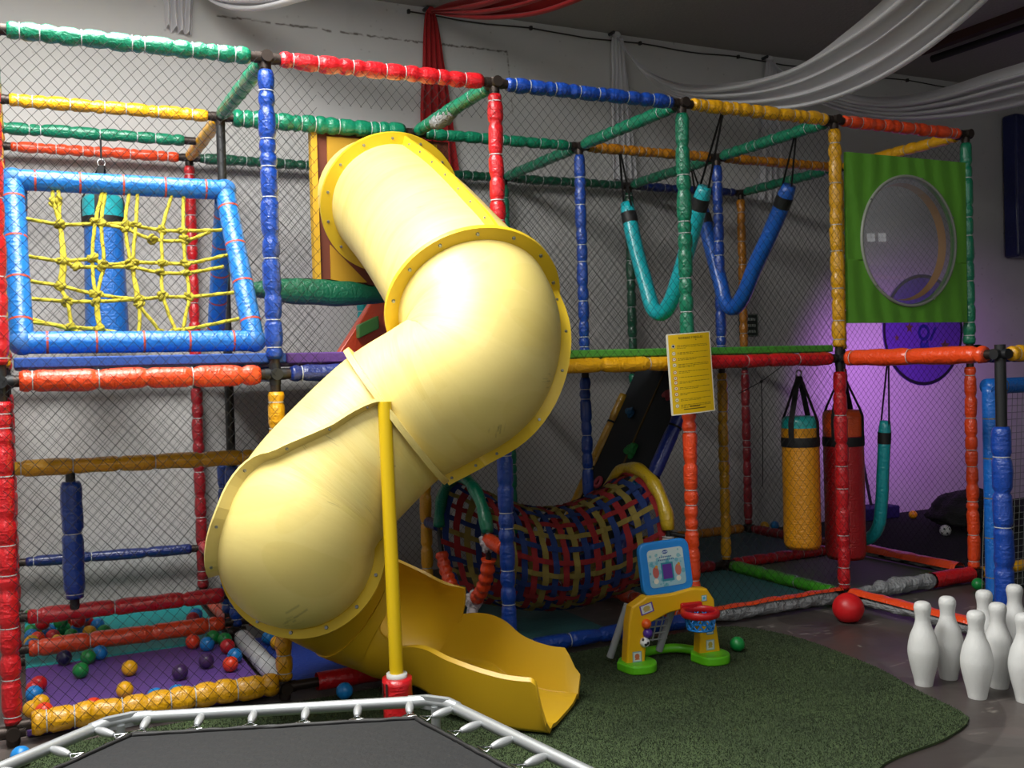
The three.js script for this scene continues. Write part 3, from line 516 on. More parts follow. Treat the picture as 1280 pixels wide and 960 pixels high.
vSwing('blue padded V shaped swing beside the yellow upper post', '#1457b6', [[2.97, 2.28, -1.16], [2.97, 2.05, -1.08], [2.97, 1.8, -0.99], [2.97, 1.65, -0.93], [2.97, 1.62, -0.86], [2.97, 1.68, -0.78], [2.97, 1.85, -0.66], [2.97, 2.05, -0.5], [2.97, 2.27, -0.35]], [2.97, 2.55, -1.25], [2.97, 2.55, -0.29], 0.046);
vSwing('turquoise hook shaped padded tube hanging beside the red bag', '#0c8f96', [[3.35, 0.95, -0.06], [3.35, 0.7, -0.08], [3.35, 0.48, -0.1], [3.35, 0.35, -0.13], [3.35, 0.28, -0.2], [3.35, 0.27, -0.3], [3.35, 0.33, -0.4], [3.35, 0.5, -0.45], [3.35, 0.9, -0.5]], [3.35, 1.28, -0.03], null, 0.034);

// ---------------------------------------------------------------- woven strap tunnel
{
  const t = thing('woven_tunnel', 'crawl tunnel woven from red, blue and tan straps', 'tunnel');
  const tan = '#94823c', red = '#9c2024', blue = '#1b3878', cols = { tan: std(tan, 0.8, { bumpMap: fineTex, bumpScale: 0.003 }), red: std(red, 0.8, { bumpMap: fineTex, bumpScale: 0.003 }), blue: std(blue, 0.8, { bumpMap: fineTex, bumpScale: 0.003 }) };
  const x0 = 1.0, x1 = 1.94, cen = s => V(x0 + (x1 - x0) * s, 0.475 - 0.13 * Math.sin(Math.PI * s) - 0.02 * s, -0.5 + 0.08 * s), R = s => 0.29 - 0.035 * Math.sin(Math.PI * s);
  const surf = (s, a, off) => { const c = cen(s), r = R(s) + off; return V(c.x, c.y + Math.cos(a) * r, c.z + Math.sin(a) * r); };
  const NH = 17, NL = 25, ord = ['blue', 'red', 'tan'];
  const strap = (P, n, w, m) => part('strap', [sheet((u, v) => P(u, v - 0.5, 0.0015), n, 2), sheet((u, v) => P(u, v - 0.5, -0.0015), n, 2)], m, t);
  for (let h = 0; h < NH; h++) { const s = (h + 0.5) / NH, w = 0.031 / 0.94; strap((u, v, o) => surf(s + v * w * (1 + 0.12 * noise(u * 20, h)), u * 2 * Math.PI, o + 0.005 * Math.sin(u * Math.PI * NL + (h % 2) * Math.PI)), 84, w, cols[ord[h % 3]]); }
  for (let l = 0; l < NL; l++) { const a = l / NL * 2 * Math.PI, w = 0.026 / 0.27; strap((u, v, o) => surf(u, a + v * w * (1 + 0.12 * noise(u * 16, l, 4)), o + 0.005 * Math.sin(u * Math.PI * NH + Math.PI / 2 + (l % 2) * Math.PI + Math.PI / 2)), 60, w, cols[ord[(l + 1) % 3]]); }
  const arc = (s, a0, a1, col, r, label) => { const pts = []; for (let i = 0; i <= 40; i++) pts.push(surf(s, a0 + (a1 - a0) * i / 40, 0.012)); part('ring_pad', sweep(pts, (i, q, th) => r * (1 + 0.1 * Math.cos(i * 0.85)) * (1 + 0.08 * noise(i * 0.4, Math.cos(th), Math.sin(th))), 14), vinyl(COL[col] || col), t, label); };
  const hoop = s => { const pts = []; for (let i = 0; i <= 60; i++) pts.push(surf(s, i / 60 * 2 * Math.PI, 0.012)); part('ring_pipe', sweep(pts, 0.013, 10), M.blackPole, t); };
  hoop(0); hoop(1);
  arc(0, -1.5, 1.35, 'green', 0.03, 'green padding'); arc(0, 1.75, 2.65, 'orange', 0.032, 'orange padding'); arc(0, -2.7, -1.95, 'orange', 0.032, 'orange padding');
  arc(1, -1.6, 1.5, '#b99a1d', 0.034, 'yellow padding'); arc(1, 1.6, 1.95, 'white', 0.03);
  for (const [a, q] of [[1.5, 0.04], [2.75, 0.045]]) { const p = surf(0, a, 0.012), s = new THREE.IcosahedronGeometry(q, 3), g = s.attributes.position; for (let i = 0; i < g.count; i++) { const d = 1 + 0.7 * noise(g.getX(i) * 40, g.getY(i) * 40, g.getZ(i) * 40); g.setXYZ(i, g.getX(i) * d * 0.8, g.getY(i) * d, g.getZ(i) * d * 0.8); } s.computeVertexNormals(); s.translate(p.x - 0.005, p.y, p.z); part('foam_rag', s, std('#b9b2b5', 0.9), t, 'torn white foam'); }
  for (const [dz, dy] of [[0.03, -0.13], [-0.035, -0.1]]) { const p = surf(0, 2.75, 0.012), e = V(p.x - 0.03, p.y + dy, p.z + dz + 0.02); part('foam_rag', sweep(line(p, e, 6), (i, q, th) => 0.022 * (1 - 0.3 * q) * (1 + 0.4 * noise(i, Math.cos(th) * 2, Math.sin(th) * 2)), 10), std('#bdb6b8', 0.9), t); }
  const pr = surf(0, 1.45, 0.012), pl = surf(0, -1.5, 0.012);
  part('tether', sweep(line(pr, V(1.0, pr.y - 0.02, -0.035), 8), (i, s, th) => 0.032 * (1 + 0.08 * noise(i, th)), 12), vinyl(COL.orange), t); part('tether', sweep(line(pl, V(1.0, pl.y, -0.95), 8), 0.03, 12), vinyl(COL.navy), t);
  part('tether', sweep(line(surf(1, -1.4, 0), V(1.99, 0.45, -0.97), 6), 0.012, 8), M.black, t); part('tether', sweep(line(surf(1, 1.55, 0), V(1.99, 0.45, -0.02), 6), 0.012, 8), M.black, t);
}
// ---------------------------------------------------------------- climbing ramp with holds
{
  const t = thing('climbing_ramp', 'black climbing ramp with coloured holds and padded yellow and blue edges', 'climbing ramp');
  const top = x => 1.25 - 1.74 * (2.5 - x), P = (x, z, off) => V(x - 0.867 * off, top(x) + 0.498 * off, z);
  const n = V(-0.867, 0.498, 0), xa = 1.97, xb = 2.53, za = -1.235, zb = -0.6;
  const slab = (z0, z1) => { const g = new THREE.BoxGeometry(Math.hypot(xb - xa, top(xb) - top(xa)), 0.03, z1 - z0); g.rotateZ(Math.atan2(top(xb) - top(xa), xb - xa)); g.translate((xa + xb) / 2 + 0.013, (top(xa) + top(xb)) / 2 - 0.0075, (z0 + z1) / 2); return g; };
  part('panel', slab(za, -0.925), std('#10151c', 0.7), t); part('panel', slab(-0.915, zb), std('#10151c', 0.7), t);
  for (const z of [-1.2, -0.8]) part('support_leg', rod(V(1.99, 0.03, z), V(2.01, 0.36, z), 0.02), M.blackPole, t);
  part('centre_strip', slab(-0.927, -0.913).translate(-0.004, 0.003, 0), std('#5b4518', 0.8), t);
  const hold = (x, z, r, hex) => { const g = new THREE.IcosahedronGeometry(r, 3), p = g.attributes.position; for (let i = 0; i < p.count; i++) { const d = 1 + 0.9 * noise(p.getX(i) * 28 + x * 9, p.getY(i) * 28, p.getZ(i) * 28); p.setXYZ(i, p.getX(i) * d, p.getY(i) * d * 0.6, p.getZ(i) * d); } g.computeVertexNormals(); g.applyQuaternion(new THREE.Quaternion().setFromUnitVectors(UP, n)); const q = P(x, z, 0.02); g.translate(q.x, q.y, q.z); return part('climbing_hold', g, plastic(hex, 0.6), t); };
  hold(2.36, -1.07, 0.03, '#1c5a86'); hold(2.24, -0.88, 0.04, '#1d7a35'); hold(2.15, -0.7, 0.042, '#256a9c'); hold(1.98, -0.86, 0.042, '#8c2c3f'); hold(2.42, -0.76, 0.03, '#a8404e'); hold(1.93, -1.12, 0.028, '#1d5a2c');
  const ringg = new THREE.TorusGeometry(0.028, 0.012, 10, 20); ringg.applyQuaternion(new THREE.Quaternion().setFromUnitVectors(ZD, n)); const rp = P(2.13, -1.08, 0.012); ringg.translate(rp.x, rp.y, rp.z); part('climbing_hold', ringg, plastic('#a83e4c', 0.6), t);
  for (const [z, c, s0, r] of [[za - 0.01, '#b98a12', 0.0, 0.03], [zb + 0.01, '#1c2f8a', 0.0, 0.04]]) { const e = part('edge_pad', sweep(line(P(1.95, z, 0), P(2.42, z, 0), 40), (i, s, th) => r * (1 - 0.12 * Math.exp(-Math.pow(((i % 13) - 6), 2) / 1.5)), 14), vinyl(c), t); part('cable_ties', [0.16, 0.48, 0.8].map(s => { const q = P(1.95 + 0.47 * s, z, 0), d = V(0.498, 0.867, 0); return sweep([q.clone().addScaledVector(d, -0.006), q.clone().addScaledVector(d, 0.006)], r * 1.02, 14, { caps: false }); }), M.black, e).userData.kind = 'stuff'; }
}
// orange foam ramp with a green step, upper storey
{
  const t = thing('foam_ramp', 'orange foam climbing ramp with a green foam step beside the purple mat', 'ramp');
  const s = new THREE.Shape([[0.7, 1.397], [1.15, 1.397], [1.15, 1.86], [0.93, 1.72]].map(a => new THREE.Vector2(...a)));
  const g = new THREE.ExtrudeGeometry(s, { depth: 0.06, bevelEnabled: true, bevelSize: 0.008, bevelThickness: 0.008, bevelSegments: 2 }); g.translate(0, 0, -1.56); part('foam_board', g, vinyl('#ee5228'), t);
  const b = new RoundedBoxGeometry(0.12, 0.075, 0.06, 2, 0.008); b.applyMatrix4(new THREE.Matrix4().makeShear(0.45, 0, 0, 0, 0, 0)); b.translate(0.862, 1.55, -1.46); part('foam_step', b, vinyl('#62b552'), t, 'green foam block');
}
// green fabric slung under the slide entry
{
  const t = single('fabric_sling', sheet((u, v) => { const x = 0.06 + u * 0.9, w = 0.016 + 0.05 * Math.sin(Math.PI * Math.pow(u, 0.75)), a = v * 2 * Math.PI; return V(x, 1.715 - 0.03 * u + Math.cos(a) * w + 0.01 * noise(u * 9, v * 3), -0.93 + Math.sin(a) * 0.035); }, 50, 20, 0.9, 0.4), vinyl('#0c5a3e'), 'dark green vinyl wrap slung under the slide entrance', 'padding');
}
{
  const t = thing('hanging_cord', 'thin black cord knotted below the platform beside the yellow bag', 'cord'), q = 0.0028;
  part('cord', sweep([V(3.02, 1.1, -0.9), V(3.20, 1.17, -0.9), V(3.41, 1.285, -0.9)], q, 6), M.black, t); part('cord', sweep([V(3.20, 1.17, -0.9), V(3.2, 0.8, -0.9), V(3.19, 0.52, -0.9)], q, 6), M.black, t);
  const k = new THREE.IcosahedronGeometry(0.011, 1); k.translate(3.2, 1.17, -0.9); part('knot', k, M.black, t);
}
// ---------------------------------------------------------------- signs, bubble panel, wall disc
{
  const tex = canvasTex(464, 768, (c, w, h) => {
    c.fillStyle = '#e9e4d2'; c.fillRect(0, 0, w, h); c.fillStyle = '#e2b909'; c.fillRect(12, 10, w - 24, h - 20);
    c.fillStyle = '#3a2c10'; c.textAlign = 'center'; c.font = 'bold 29px sans-serif'; c.fillText('NORMAS Y REGLAS', w / 2 + 8, 56); c.fillRect(w / 2 + 55, 66, 9, 8);
    const rows = [3, 2, 2, 3, 2, 1, 2, 2, 2, 2, 3]; let y = 112;                  // rows of print too small to read
    rows.forEach((n, k) => {
      c.fillStyle = '#e8dcb8'; c.beginPath(); c.arc(56, y + 6, 17, 0, 7); c.fill(); c.strokeStyle = [2, 4, 5, 6, 7, 8].includes(k) ? '#b4372a' : '#9c9270'; c.lineWidth = 4; c.stroke(); c.fillStyle = k === 0 ? '#16203a' : '#6a4436'; c.beginPath(); c.arc(56, y + 6, k === 0 ? 11 : 6, 0, 7); c.fill();
      for (let i = 0; i < n; i++) { let x = 92; const end = i === n - 1 && n > 1 ? 92 + rr(60, 220) : 420; while (x < end) { const l = rr(8, 34); c.fillStyle = `rgba(70,55,12,${rr(0.55, 0.9)})`; c.fillRect(x, y + i * 13, Math.min(l, end - x), 5.5); x += l + 7; } }
      y += n * 13 + 29;
    });
    c.fillStyle = '#4a3810'; c.fillRect(178, 694, 110, 9); c.fillRect(118, 716, 234, 9);
  });
  const t = thing('rules_sign', 'yellow rules sign with rows of small print strapped to the post', 'sign', undefined, [1.965, 1.25, 0.075], 0.0);
  const g = new THREE.PlaneGeometry(0.252, 0.385, 8, 8), p = g.attributes.position; for (let i = 0; i < p.count; i++) p.setZ(i, 0.012 * Math.pow(p.getX(i) / 0.126, 2) * -1 + 0.006);
  g.computeVertexNormals(); g.rotateZ(0.055); g.translate(0, 0, 0); part('printed_face', g, new THREE.MeshPhysicalMaterial({ map: tex, roughness: 0.35, clearcoat: 0.3 }), t);
  const bk = new THREE.BoxGeometry(0.25, 0.383, 0.004); bk.rotateZ(0.055); bk.translate(0, 0, -0.012); part('backing', bk, std('#d9d4c4', 0.6), t);
}
{
  const tex = canvasTex(128, 128, (c, w) => { c.fillStyle = '#0f2a1c'; c.fillRect(0, 0, w, w); c.strokeStyle = '#a9b5aa'; c.lineWidth = 3; c.strokeRect(4, 4, w - 8, w - 8); c.fillStyle = '#b9c4ba'; for (const [y, n] of [[22, 5], [58, 7], [92, 6]]) for (let i = 0; i < n; i++) c.fillRect(14 + i * 100 / n, y, 100 / n - 4, 16); });
  const t = thing('wall_sign', 'small dark green sign with pale lettering on the back wall', 'sign', undefined, [4.08, 1.57, -2.085]);
  part('plate', box(-0.09, -0.085, 0, 0.09, 0.085, 0.006), std('#0f2a1c', 0.5), t); const g = new THREE.PlaneGeometry(0.178, 0.168); g.translate(0, 0, 0.0065); part('printed_face', g, std('#ffffff', 0.5, { map: tex }), t);
}
{
  const t = thing('bubble_panel', 'lime green vinyl panel with a round clear bubble window', 'panel');
  const cx = 3.474, cy = 1.929, R = 0.352, sh = new THREE.Shape(); sh.moveTo(3.02, 1.485); sh.lineTo(3.915, 1.485); sh.lineTo(3.925, 2.385); sh.lineTo(3.03, 2.385); sh.closePath();
  const ho = new THREE.Path(); ho.absarc(cx, cy, R - 0.01, 0, Math.PI * 2); sh.holes.push(ho);
  const g = new THREE.ExtrudeGeometry(sh, { depth: 0.02, bevelEnabled: false, curveSegments: 64 }), clothTex = texture(256, (i, x, y) => { const v = 128 + 90 * Math.sin(x / 256 * Math.PI * 14 + 2.5 * F2[i] + y / 70) * (0.4 + 0.6 * F2[(i * 3) % 65536]); return [v, v, v]; }); clothTex.repeat.set(1.1, 1.1);
  g.translate(0, 0, 0.0); part('sheet', g, new THREE.MeshPhysicalMaterial({ color: '#5a9a2c', roughness: 0.5, bumpMap: clothTex, bumpScale: 0.012, side: THREE.DoubleSide }), t);
  const rimp = []; for (let i = 0; i <= 72; i++) { const a = i / 72 * 2 * Math.PI; rimp.push(V(cx + Math.cos(a) * R, cy + Math.sin(a) * R, 0.024)); }
  part('rim', sweep(rimp, 0.009, 8, { ref: ZD }), std('#8d9187', 0.4), t);
  part('hole_lining', new THREE.CylinderGeometry(R - 0.03, R - 0.04, 0.045, 72, 1, true).rotateX(Math.PI / 2).translate(cx, cy, -0.035), std('#c98a24', 0.5), t, 'ochre foam lining');
  const dome = new THREE.SphereGeometry(0.72, 64, 24, 0, Math.PI * 2, 0, Math.asin(R / 0.72)); dome.rotateX(Math.PI / 2); dome.translate(cx, cy, 0.026 - 0.72 * Math.cos(Math.asin(R / 0.72)));
  part('bubble', dome, new THREE.MeshPhysicalMaterial({ color: '#cfd0d6', roughness: 0.03, transmission: 0.82, thickness: 0, ior: 1.5, side: THREE.DoubleSide }), t, 'clear domed window');
  part('rivets', [0.4, 1.3, 2.5, 3.9, 5.2].map(a => bolt(V(cx + Math.cos(a) * (R + 0.004), cy + Math.sin(a) * (R + 0.004), 0.03), ZD, 0.006)), M.chrome, t).userData.kind = 'stuff';
}
{
  const tex = canvasTex(512, 512, (c, w) => {
    c.fillStyle = '#5b3b9a'; c.fillRect(0, 0, w, w); c.strokeStyle = '#130c24'; c.lineWidth = 14; c.beginPath(); c.arc(256, 256, 247, 0, 7); c.stroke();
    const star = (x, y, r) => { c.fillStyle = '#5d3f33'; c.beginPath(); for (let i = 0; i < 10; i++) { const a = i * Math.PI / 5 - 0.3, q = i % 2 ? r * 0.45 : r; c.lineTo(x + Math.cos(a) * q, y + Math.sin(a) * q); } c.fill(); };
    star(165, 245, 26); star(85, 290, 17); star(392, 330, 32);
    c.strokeStyle = '#1c1a70'; c.lineWidth = 16; c.lineCap = 'round'; c.beginPath(); c.arc(256, 268, 30, 0, 7); c.stroke(); c.beginPath(); c.moveTo(240, 310); c.lineTo(236, 372); c.moveTo(276, 310); c.lineTo(284, 372); c.moveTo(300, 300); c.lineTo(330, 250); c.stroke(); c.fillStyle = '#2a2a86'; c.fillRect(238, 316, 46, 58);
    c.fillStyle = '#150f33'; for (let i = 0; i < 7; i++) { c.fillRect(160 + i * 28, 380, 22, 34); c.fillStyle = '#5b3b9a'; c.fillRect(167 + i * 28, 388, 8, 6 + (i % 3) * 6); c.fillStyle = '#150f33'; }
  });
  const g = new THREE.CylinderGeometry(0.468, 0.468, 0.006, 72); g.rotateX(Math.PI / 2); g.translate(5.935, 1.518, -2.086);
  const p = g.attributes.position, uv = g.attributes.uv; for (let i = 0; i < p.count; i++) uv.setXY(i, (p.getX(i) - 5.935) / 0.936 + 0.5, (p.getY(i) - 1.518) / 0.936 + 0.5);
  single('wall_disc', g, std('#ffffff', 0.6, { map: tex }), 'round purple disc with black rim on the back wall', 'sign');
}
// violet lamp hung under the far corner of the frame, washing the wall
{
  const t = thing('violet_lamp', 'small black spotlight hung behind the orange beam', 'lamp', undefined, [4.9, 1.31, -0.75]);
  const dir = V(0.62, -0.3, -1.34).normalize(), q = new THREE.Quaternion().setFromUnitVectors(UP, dir);
  part('housing', new THREE.LatheGeometry([[0.0001, -0.09], [0.04, -0.085], [0.05, -0.03], [0.055, 0], [0.05, 0.001]].map(a => new THREE.Vector2(...a)), 24).applyQuaternion(q), M.black, t);
  part('lens', new THREE.CircleGeometry(0.046, 24).rotateX(-Math.PI / 2).applyQuaternion(q).translate(dir.x * -0.006, dir.y * -0.006, dir.z * -0.006), new THREE.MeshStandardMaterial({ color: '#3a1a60', emissive: '#8a3cff', emissiveIntensity: 3 }), t);
  part('bracket', rod(V(0, 0, 0), V(-0.93, 0, -0.2), 0.01), M.black, t);
  const l = new THREE.SpotLight(new THREE.Color(0.6, 0.2, 0.9), 8.5, 0, 0.85, 1, 2); l.position.set(4.9 + dir.x * 0.02, 1.31 + dir.y * 0.02, -0.75 + dir.z * 0.02); l.target.position.set(4.9 + dir.x, 1.31 + dir.y, -0.75 + dir.z); scene.add(l, l.target); l.castShadow = true; l.shadow.radius = 2;
}
// navy mat hung high at the right end
single('wall_mat', box(6.93, 2.14, -2.08, 7.7, 3.39, -1.93, 0.03), vinyl('#101c5c'), 'navy blue padded mat hung high on the back wall', 'mat');
// ---------------------------------------------------------------- drapes
const whiteCloth = new THREE.MeshPhysicalMaterial({ color: '#e4e3e6', roughness: 0.95, transmission: 0.35, thickness: 0, side: THREE.DoubleSide });
const redCloth = new THREE.MeshPhysicalMaterial({ color: '#a81418', roughness: 0.9, transmission: 0.2, thickness: 0, side: THREE.DoubleSide });
function drape(label, mat, top, bot, tail, folds, hookX, hookY) {
  const t = thing('ceiling_drape', label, 'drape'), A = spline(top, 60), B = spline(bot, 60), k = rr(0, 50);
  part('swag', sheet((u, v) => { const i = Math.round(u * 60), p = V().lerpVectors(A[i], B[i], v), amp = 0.045 * Math.min(1, u * 5) * Math.min(1, (1 - u) * 8 + 0.3), ph = folds * Math.PI * 2 * v + 2.2 * noise(u * 2.5 + k, v * 2); return p.add(V(Math.sin(ph) * amp, 0.5 * Math.cos(ph * 1.0) * amp + 0.1 * (noise(u * 3 + k, v * 3)) * amp * 3, 0)); }, 60, 64), mat, t);
  if (tail) { const [a, b, c, d] = tail; part('tail', sheet((u, v) => { const x = THREE.MathUtils.lerp(THREE.MathUtils.lerp(a[0], c[0], Math.pow(u, 0.7)), THREE.MathUtils.lerp(b[0], d[0], Math.pow(u, 0.7)), v), y = THREE.MathUtils.lerp(THREE.MathUtils.lerp(a[1], c[1], u), THREE.MathUtils.lerp(b[1], d[1], u), v) + (u > 0.9 ? 0.03 * noise(v * 7 + k) : 0); return V(x + 0.008 * noise(u * 4 + k, v * 4), y, -2.05 + 0.022 * Math.sin(v * Math.PI * 8 + u * 2 + k) * (0.3 + u)); }, 40, 48), mat, t); }
  if (hookX !== undefined) { const kn = new THREE.IcosahedronGeometry(0.03, 2); kn.scale(1, 0.8, 0.9); kn.translate(hookX, hookY, -2.045); part('knot', kn, mat, t); part('hook', rod(V(hookX - 0.03, hookY + 0.01, -2.09), V(hookX - 0.03, hookY + 0.01, -2.03), 0.012), std('#55575a', 0.4, { metalness: 0.7 }), t); }
}
drape('red drape tied high on the wall with one end hanging straight down', redCloth, [[1.53, 3.61, -2.05], [1.53, 3.54, -1.74], [1.54, 3.42, -1.29], [1.57, 3.35, -0.83], [1.64, 3.36, -0.35], [1.7, 3.44, 0.2], [1.75, 3.63, 0.8]], [[1.53, 3.59, -2.05], [1.57, 3.46, -1.72], [1.66, 3.31, -1.23], [1.75, 3.21, -0.74], [1.88, 3.23, -0.23], [1.95, 3.38, 0.25], [1.85, 3.62, 0.8]], [[1.51, 3.6], [1.57, 3.6], [1.42, 2.46], [1.71, 2.48]], 3, 1.54, 3.61);
drape('big white gauze drape swagged over the blue and yellow top beams', whiteCloth, [[2.93, 3.63, -2.05], [2.98, 3.34, -1.81], [3.04, 3.11, -1.44], [3.11, 3.0, -0.96], [3.14, 2.98, -0.5], [3.1, 3.02, -0.08], [3.02, 3.07, 0.33], [2.93, 3.21, 0.84], [2.95, 3.62, 1.7]], [[2.93, 3.61, -2.05], [3.05, 3.24, -1.78], [3.13, 3.0, -1.4], [3.21, 2.84, -0.91], [3.3, 2.77, -0.42], [3.38, 2.83, 0.06], [3.48, 3.06, 0.56], [3.35, 3.27, 1.04], [3.1, 3.62, 1.7]], [[2.91, 3.6], [3.0, 3.6], [2.87, 2.6], [3.07, 2.62]], 4, 2.94, 3.62);
drape('white gauze drape hung farther along the wall above the orange top beam', whiteCloth, [[4.3, 3.61, -2.05], [4.36, 3.44, -1.9], [4.46, 3.26, -1.6], [4.53, 3.1, -1.2], [4.5, 3.01, -0.73], [4.48, 3.0, -0.29], [4.46, 3.02, 0.26], [4.5, 3.6, 1.6]], [[4.3, 3.59, -2.05], [4.4, 3.34, -1.88], [4.52, 3.12, -1.58], [4.63, 2.96, -1.16], [4.63, 2.86, -0.66], [4.65, 2.81, -0.2], [4.61, 2.79, 0.34], [4.6, 3.55, 1.6]], [[4.28, 3.58], [4.37, 3.58], [4.18, 2.5], [4.42, 2.52]], 4, 4.31, 3.6);
drape('short white gauze drape bunched above the green top beam', whiteCloth, [[0.0, 3.63, -2.05], [0.12, 3.49, -1.88], [0.24, 3.40, -1.59], [0.36, 3.31, -1.2], [0.57, 3.3, -0.76], [0.6, 3.62, 0.1]], [[0.0, 3.62, -2.05], [0.14, 3.42, -1.86], [0.29, 3.29, -1.56], [0.43, 3.21, -1.16], [0.64, 3.22, -0.72], [0.7, 3.6, 0.1]], [[-0.12, 3.62], [0.08, 3.62], [-0.09, 3.3], [0.05, 3.28]], 3);
// ---------------------------------------------------------------- turf rug
{
  const t = thing('turf_rug', 'dark green artificial turf rug lying in front of the frame', 'rug');
  const edge = new THREE.CatmullRomCurve3([[-0.9, 0.12], [0.3, 0.08], [1.0, 0.07], [1.6, 0.05], [2.12, 0.05], [2.25, 0.2], [2.3, 0.45], [2.26, 0.9], [2.17, 1.2], [2.09, 1.5], [1.85, 1.6], [1.5, 1.66], [1.1, 1.95], [0.4, 2.3], [-0.6, 2.4], [-1.3, 1.8], [-1.3, 0.5]].map(p => V(p[0], 0, p[1])), true, 'catmullrom', 0.35).getSpacedPoints(160);
  const sh = new THREE.Shape(edge.map(p => new THREE.Vector2(p.x, -p.z)));
  const g = new THREE.ExtrudeGeometry(sh, { depth: 0.008, bevelEnabled: false }); g.rotateX(-Math.PI / 2); g.translate(0, 0.001, 0);
  const turfTex = texture(512, i => { const v = F3[i], q = rnd(); return [36 + 24 * v + 14 * q, 48 + 28 * v + 18 * q, 26 + 16 * v + 10 * q]; }, { srgb: true, repeat: 1 });
  part('backing', g, std('#ffffff', 0.95, { map: turfTex }), t);
  // pile
  const poly = edge.map(p => [p.x, p.z]), inside = (x, z) => { let c = false; for (let i = 0, j = poly.length - 1; i < poly.length; j = i++) { const [xi, zi] = poly[i], [xj, zj] = poly[j]; if ((zi > z) !== (zj > z) && x < (xj - xi) * (z - zi) / (zj - zi) + xi) c = !c; } return c; };
  const blade = new THREE.BufferGeometry(); blade.setAttribute('position', new THREE.Float32BufferAttribute([-0.0016, 0, 0, 0.0016, 0, 0, 0.0005, 0.007, 0.002, -0.0016, 0, 0, 0.0005, 0.007, 0.002, -0.0003, 0.007, 0.002], 3)); blade.computeVertexNormals();
  const N = 220000, im = new THREE.InstancedMesh(blade, std('#ffffff', 0.8), N), m = new THREE.Matrix4(), q = new THREE.Quaternion(), e = new THREE.Euler(), s = V(1, 1, 1), col = new THREE.Color(); let k = 0;
  for (let tries = 0; k < N && tries < N * 3; tries++) {
    const x = rr(-1.3, 2.35), z = rr(0.04, 2.2); if (z > 1.9 && x < 0.3) continue; if (!inside(x, z)) continue;
    e.set(rr(-0.7, 0.7), rnd() * 6.3, rr(-0.7, 0.7)); q.setFromEuler(e); const h = rr(0.6, 1.15); s.set(1.1, h, 1); m.compose(V(x, 0.008, z), q, s); im.setMatrixAt(k, m);
    const v = rr(0.82, 1.18) * (0.95 + 0.4 * noise(x * 4, z * 4)); col.setRGB(0.026 * v, 0.041 * v, 0.016 * v); im.setColorAt(k, col); k++;
  }
  im.count = k; im.name = 'pile'; im.userData.kind = 'stuff'; t.add(im);
}
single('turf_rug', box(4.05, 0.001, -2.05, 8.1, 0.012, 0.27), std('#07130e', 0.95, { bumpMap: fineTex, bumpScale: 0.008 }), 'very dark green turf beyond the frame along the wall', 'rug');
// ---------------------------------------------------------------- balls
const ballGeo = new THREE.SphereGeometry(0.033, 24, 16); { const p = ballGeo.attributes.position; for (let i = 0; i < p.count; i++) { const d = 1 + 0.03 * noise(p.getX(i) * 55, p.getY(i) * 55, p.getZ(i) * 55); p.setXYZ(i, p.getX(i) * d, p.getY(i) * d, p.getZ(i) * d); } ballGeo.computeVertexNormals(); }
const BC = { r: ['red', '#b3141f'], b: ['blue', '#1377bd'], y: ['yellow', '#dfa410'], o: ['orange red', '#dd3a18'], g: ['green', '#12803a'], p: ['purple', '#3d2352'], n: ['navy', '#14163c'] };
for (const k in BC) BC[k][2] = plastic(BC[k][1], 0.38);
function ball(x, y, z, k, label, group) { const m = single('plastic_ball', ballGeo, BC[k][2], label, 'ball', group); m.position.set(x, y, z); m.rotation.set(rr(0, 6), rr(0, 6), 0); return m; }
const placed = [];
function settle(x, z, y0, k, where, group) {      // pushes a ball clear of those already down
  for (let it = 0; it < 40; it++) for (const [px, py, pz] of placed) { const d = Math.hypot(x - px, z - pz); if (Math.abs(py - y0) < 0.03 && d < 0.0665 && d > 1e-4) { x += (x - px) / d * (0.0668 - d); z += (z - pz) / d * (0.0668 - d); } }
  placed.push([x, y0, z]); ball(x, y0, z, k, `${BC[k][0]} plastic ball ${where}`, group + ', ' + BC[k][0]);
}
for (const [x, z, k] of [[-0.883, -0.522, 'r'], [-0.9, -0.386, 'b'], [-0.9, -0.46, 'r'], [-0.88, -0.248, 'y'], [-0.87, -0.136, 'o'], [-0.9, -0.19, 'y'], [-0.719, -0.636, 'g'], [-0.678, -0.845, 'g'], [-0.531, -0.561, 'y'], [-0.577, -0.255, 'y'], [-0.349, -0.385, 'p'], [-0.224, -0.496, 'p'], [-0.774, -0.89, 'n'], [-0.627, -0.89, 'b'], [-0.227, -0.856, 'o'], [-0.175, -0.776, 'b'], [-0.13, -0.885, 'g'], [-0.09, -0.81, 'g'], [-0.1, -0.685, 'r'], [-0.1, -0.511, 'b'], [-0.141, -0.39, 'o'], [-0.479, -0.1, 'b'], [-0.4, -0.1, 'b'], [-0.702, -0.1, 'o']]) settle(x, z, 0.065, k, 'lying on the purple ball pit mat', 'balls on the purple mat');
for (const [x, z, k] of [[0.1, -0.74, 'b'], [0.115, -0.63, 'y']]) settle(x, z, 0.063, k, 'lying on the dark blue mat', 'balls on the blue mat');
